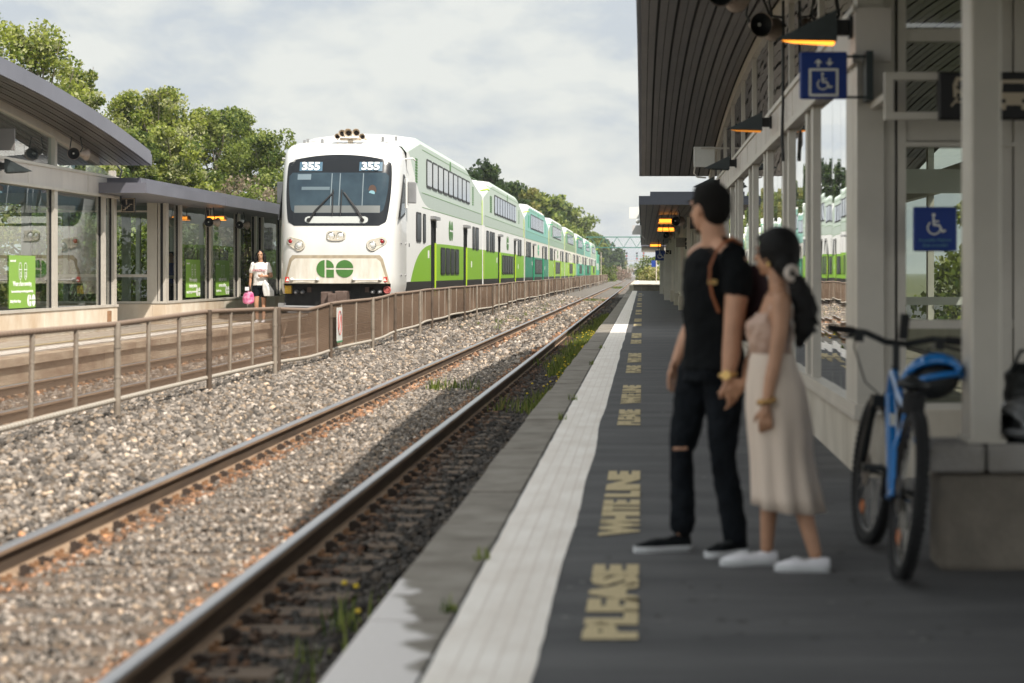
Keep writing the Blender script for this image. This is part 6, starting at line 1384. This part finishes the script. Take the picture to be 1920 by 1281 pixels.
for i, (px, top, D, r, pal, lab) in enumerate([
    (-70,10,60,2.6,'poplar','loose-leaved poplar cut by the left edge of the view'), (70,48,62,2.3,'poplar','tall airy poplar rising above the arched roof'), (150,120,66,1.5,'poplar','slim poplar at the right flank of the tallest one'),
    (228,172,78,1.6,'poplar','poplar just right of the arched roof end'), (285,158,80,1.8,'poplar','leafy poplar with twin tops, middle of the left group'), (345,165,83,1.9,'poplar','rounded poplar beside the twin-topped one'),
    (405,205,84,2.0,'mid','greener tree right of the poplars'), (448,198,92,1.8,'mid','tree with a small rounded top behind the low shelter'), (505,238,90,1.9,'mid','last green tree before the train front'), (330,235,74,1.7,'poplar','shorter poplar in front of the group'), (250,240,72,1.5,'mid','low green tree next to the roof corner')]):
    loc, h = tp(px, top, D); tree(lab, loc, h, r, pal, 11+i, leaf=.13, ncl=120, per=125, base=.22, group=GT, cl=.36)
for i, (px, top, D, sx, pal, lab) in enumerate([(330,350,70,1.8,'pale','pale flowering bush behind the low shelter roof'), (455,300,74,2.0,'brown','bare brown brushwood right of the pale bush'), (500,325,70,1.3,'mid','green bush against the train mirror'), (265,315,66,1.4,'yellow','yellowing bush at the roof corner'), (400,318,78,1.6,'brown','dry tangled brush between the trees'), (225,330,64,1.5,'mid','green bush under the arched roof end')]):
    loc, h = tp(px, top, D); bush(lab, loc, sx, 1.2, h, pal, 40+i, .12, 60, 90, 'bushes behind the far platform')
for i in range(11):   # hedge-like shrubs seen through the shelter glass
    D = 26+5.2*i; bush('%s shrub from the left seen through the far shelter windows' % ('first','second','third','fourth','fifth','sixth','seventh','eighth','ninth','tenth','last')[i], (-17.2-rnd.random()*1.5, D, -.5), 2.6, 1.6, 3.4+rnd.random()*1.2, ('mid','poplar','yellow')[i % 3], 70+i, .15, 44, 80, 'shrubs seen through the far shelter windows')
for i, (px, top, D, r, pal, lab) in enumerate([(885,318,150,2.2,'dark','dark tree just above the second coach'), (935,300,152,2.3,'dark','round dark tree above the gap behind the second coach'), (968,340,172,2.0,'dark','smaller dark tree right of the round one'),
    (985,352,188,2.6,'yellow','yellow-green tree above the third coach'), (1012,362,215,3.0,'mid','broad green tree behind the fourth coach'), (1035,368,245,3.4,'mid','broad green tree behind the fifth coach'), (1058,380,280,3.8,'mid','tall green tree behind the sixth coach'),
    (1080,392,330,4.2,'mid','green tree behind the last coaches'), (1098,412,370,3.8,'mid','green tree above the locomotive'), (1112,435,420,3.2,'mid','green tree at the end of the row by the gantry')]):
    loc, h = tp(px, top, D); tree(lab, (loc[0]-.5, D, -.7), h, r, pal, 140+i, leaf=.30 if D < 200 else .5, ncl=90, per=60 if D < 200 else 50, base=.18, group='trees beyond the train', cl=.42, trunk=.25)
for i, (px, top, D, r, pal, lab) in enumerate([(1132,452,560,6,'dark','dark far tree under the gantry'), (1146,474,600,5,'dark','smaller dark far tree right under the gantry'), (1120,470,520,5,'dark','dark far tree right behind the locomotive'), (1158,492,700,5,'yellow','small yellowish tree far down the line')]):
    loc, h = tp(px, top, D); tree(lab, (loc[0], D, -.7), h, r, pal, 170+i, leaf=.9, ncl=70, per=45, base=.12, group='far trees along the line', cl=.45, trunk=.3)
for i, (px, top, D, sx, h_, pal, lab, kind) in enumerate([(1140,500,400,5,0,'pink','reddish dry brush beside the distant track','bush'), (1128,494,330,2.5,0,'mid','green bush behind the end of the train','bush'), (1152,504,480,5,0,'brown','brown brush farther down the line','bush'),
    (1222,497,235,1.6,0,'straw','yellow-green reeds at the end of the near platform','bush'), (1236,500,225,1.2,0,'straw','yellow-green reeds beside the building end','bush'), (1226,480,300,3.0,0,'mid','green shrub behind the reeds','bush'), (1214,498,300,1.6,0,'mid','low dark bush left of the reeds','bush')]):
    loc, h = tp(px, top, D); bush(lab, loc, sx, 2.5, h, pal, 200+i, .32, 50, 60, 'distant bushes along the line')
# weeds
def weeds(name, spots, label_kind, seed, hmin, hmax, per, pal, spread=.08, wd=.006):
    rs = np.random.RandomState(seed); V = []; F = []; colr = []; pl = PAL[pal]
    for (x, y, z) in spots:
        for _ in range(per):
            px_, py_ = x+rs.randn()*spread, y+rs.randn()*spread; a = rs.rand()*6.28; hh = hmin*.7+(hmax-hmin)*rs.rand(); ln = hh*.5*rs.rand(); o = len(V); w_ = wd*(1+.5*rs.rand())
            dx, dy = math.cos(a), math.sin(a); V += [(px_-dy*w_,py_+dx*w_,z),(px_+dy*w_,py_-dx*w_,z),(px_+dx*ln*.5+dy*w_*.8,py_+dy*ln*.5-dx*w_*.8,z+hh*.65),(px_+dx*ln,py_+dy*ln,z+hh),(px_+dx*ln*.5-dy*w_*.8,py_+dy*ln*.5+dx*w_*.8,z+hh*.65)]
            F.append((o,o+1,o+2,o+3,o+4)); colr.append(pl[rs.randint(len(pl))])
    me = bpy.data.meshes.new(name); me.from_pydata(V, [], F); at = me.attributes.new('tone', 'FLOAT_COLOR', 'FACE'); at.data.foreach_set('color', np.array([c+(1,) for c in colr], np.float32).reshape(-1)); me.materials.append(M['leaf'])
    o = bpy.data.objects.new(name, me); C.objects.link(o); o['kind'] = label_kind; return o
sp = []
for _ in range(1300):
    y = 22+48*rnd.random()**.9
    if noise.noise(Vector((y*.16, 4, 0))) + rnd.random()*.5 > (.12 if y > 27 else .42): sp.append((-1.06-abs(rnd.gauss(0,.22)), y, -.36))
weeds('weeds', sp, 'stuff', 5, .05, .24, 13, 'mid', .06)
weeds('dry_weeds', [s_ for s_ in sp if rnd.random() < .35], 'stuff', 6, .08, .30, 7, 'yellow', .06)
sp = [(-1.1-abs(rnd.gauss(0,.12)), 7.0+rnd.random()*2.4, -.36) for _ in range(8)] + [(-2.7+rnd.gauss(0,.15), 26.5+rnd.gauss(0,.2), -.32) for _ in range(10)] + [(rnd.uniform(-5.0,-3.9), 50+rnd.random()*60, -.25) for _ in range(50)]
sp += [(rnd.uniform(-3.2,-2.1), 108+rnd.gauss(0,2.0), -.32) for _ in range(70)] + [(rnd.uniform(-3.2,-2.1), 205+rnd.gauss(0,5), -.32) for _ in range(60)]
weeds('weeds', sp, 'stuff', 8, .05, .22, 12, 'mid', .06)
fl = MB()
for _ in range(60):
    y = 8+rnd.random()*.9 if rnd.random() < .08 else 24+rnd.random()*24; x = -1.12-abs(rnd.gauss(0,.16)); c_ = Vector((x, y, -.36+rnd.uniform(.12,.3)))
    fl.ell(c_, (.018 if y > 10 else .014,)*2+(.010,), 0, 7, k=4)
o = fl.build('yellow_flowers', mat('yellow_petals', (.70,.50,.02), .7)); o['kind'] = 'stuff'
for i, (x, y) in enumerate([(-.72,8.72),(-.73,7.35),(-.705,19.6),(-.71,17.0),(-.715,27.2),(-.70,33.0)]):
    o = weeds('coping_weed', [(x, y, 0)], 'thing', 30+i, .03, .09, 16, 'mid', .022, .004); del o['kind']
    tag(o, ['small green weed growing in the coping joint nearest but one','green weed at the bottom edge of the view, in the coping joint','weed in the coping joint just below mid distance','tiny weed in the crack before the man\'s shadowed platform strip','weed in the crack of the farther coping','farthest small weed on the coping'][i], 'weed')
for i in range(5): bush('%s shrub from the left seen through the hall end window' % ('first','second','third','fourth','last')[i], (6.4+1.1*(i%3), 15+6*i, -.4), 1.4, 1.6, 2.6+.3*i, ('mid','poplar','dark')[i % 3], 300+i, .14, 40, 80, 'shrubs seen through the hall windows')
# signal gantry and things down the line
M['gantry'] = mat('green_steel', (.06,.20,.16), .6, .2); M['pole'] = mat('pale_pole', (.50,.44,.38), .8)
t = thing('signal_gantry', 'green lattice gantry spanning the tracks', 'gantry', (-2, 320, -.5))
g = MB()
for dy in (0, 1.2):
    for z in (5.55, 7.30): g.bar((-14,320+dy,z),(9.5,320+dy,z),.14,.14)
    x = -14.0; up = True
    while x < 9: g.bar((x,320+dy,5.55 if up else 7.3),(x+1.09,320+dy,7.3 if up else 5.55),.07,.07); x += 1.09; up = not up
g.build('lattice_beam', M['gantry'], t)
for x in (-14, 9.5): g = MB(); g.box(x-.15,x+.15,320,321.2,-.7,7.4); g.build('leg', M['gantry'], t)
t = thing('signal_bridge', 'distant signal bridge with three signal masts, faded by haze', 'gantry', (-3, 700, -.5))
g = MB(); g.bar((-8.1,700,5.7),(1.9,700,5.7),.2,.2); g.bar((-8.1,700,7.4),(1.9,700,7.4),.08,.08); g.build('beam', M['pole'], t)
for x in (-7.95, 1.7): g = MB(); g.box(x-.28,x+.28,699.8,700.2,-.7,7.5); g.build('leg', M['pole'], t)
M['sigred'] = mat('signal_red_lit', (.5,.05,.05), .4, emit=(1,.15,.12), es=.8); M['siggreen'] = mat('signal_green_lit', (.03,.3,.2), .4, emit=(.1,.8,.5), es=.25)
for x, cs in ((-5.65,(0,1,0)),(-1.9,(0,2,1)),(.55,(1,1,0))):
    g = MB(); g.box(x-.06,x+.06,699.4,699.5,5.8,8.9); ms = g.build('signal_mast', M['black'], t)
    for k, c_ in enumerate(cs):
        g = MB(); g.lathe([(.36,0),(.36,.1)], (x,699.35,8.5-.98*k), (0,-1,0), 12); h_ = g.build('signal_head', M['black'], ms, local=True)
        if c_: g = MB(); g.lathe([(.17,.11),(.16,.13)], (x,699.35,8.5-.98*k), (0,-1,0), 10); g.build('signal_light', M['sigred'] if c_ == 1 else M['siggreen'], h_, local=True)
for lab, px, top, D, wd in (('thick pale pole left of the distant signals', 1163.5, 481, 560, .5), ('thin pale pole in the middle of the distance', 1177, 497, 480, .3), ('thin pale pole right of the distance', 1212, 486, 620, .5), ('thin dark lamp pole near the loco end', 1127, 473, 300, .12)):
    t = thing('pole', lab, 'pole', (PX(px,D), D, -.7)); g = MB(); z = 1.3+(512-top)*D/3600; g.tube([(PX(px,D),D,-.7),(PX(px,D),D,z)], [wd*.5,wd*.35], 8); g.box(PX(px,D)-wd,PX(px,D)+wd,D-.05,D+.05,z-.8,z-.65); g.build('shaft', M['pole'], t)
M['bldg'] = mat('pale_rendered_wall', (.48,.46,.45), .9, var=.08, vs=.05)
for lab, x0, x1, D, z1 in (('low pale building far down the line', -9, -2.5, 1250, 4.6), ('long cream building far down the line right of the pale one', -1.5, 6, 1350, 6.0), ('small white hut beside the distant track', -11.5, -8.5, 900, 2.9)):
    t = thing('distant_building', lab, 'building', ((x0+x1)/2, D, -.7)); g = MB(); g.box(x0,x1,D,D+12,-.7,z1); g.build('wall', M['bldg'], t)
    g = MB(); g.box(x0-.3,x1+.3,D-.3,D+12.3,z1,z1+.4); g.build('roof', M['conc_dark'], t); g = MB(); g.box(x0+(x1-x0)*.45,x0+(x1-x0)*.7,D-.06,D,.2,z1*.7); g.build('door', M['winglass'], t)
t = leaves('distant_woodland', [(x, 1500+rnd.uniform(-60,60), rnd.uniform(0,6.5)) for x in np.arange(-170, 60, 2.2)], [5]*105, 40, 1.6, 'mid', 77, None); t['kind'] = 'stuff'
t = thing('platform_end_sign', 'small blue sign on a post at the far end of the platform', 'sign', (1.2, 176, .4)); g = MB(); g.box(.85,1.25,176,176.1,1.85,2.45); g.build('board', M['blue'], t); g = MB(); g.tube([(1.3,176,.4),(1.3,176,2.5)], .05, 6); g.build('post', M['pole'], t)
# haze: even thin air over the whole scene
hz_ = bpy.data.materials.new('haze'); hz_.use_nodes = True; n = hz_.node_tree.nodes; l = hz_.node_tree.links
for x in list(n): n.remove(x)
o_ = n.new('ShaderNodeOutputMaterial'); pv = n.new('ShaderNodeVolumePrincipled'); pv.inputs['Color'].default_value = (.86,.90,.95,1); pv.inputs['Density'].default_value = .00022; l.new(pv.outputs[0], o_.inputs['Volume'])
if HAZE:
    g = MB(); g.box(-420, 420, -80, 1900, -1.8, 26); hb2 = g.build('haze', hz_); hb2['kind'] = 'stuff'
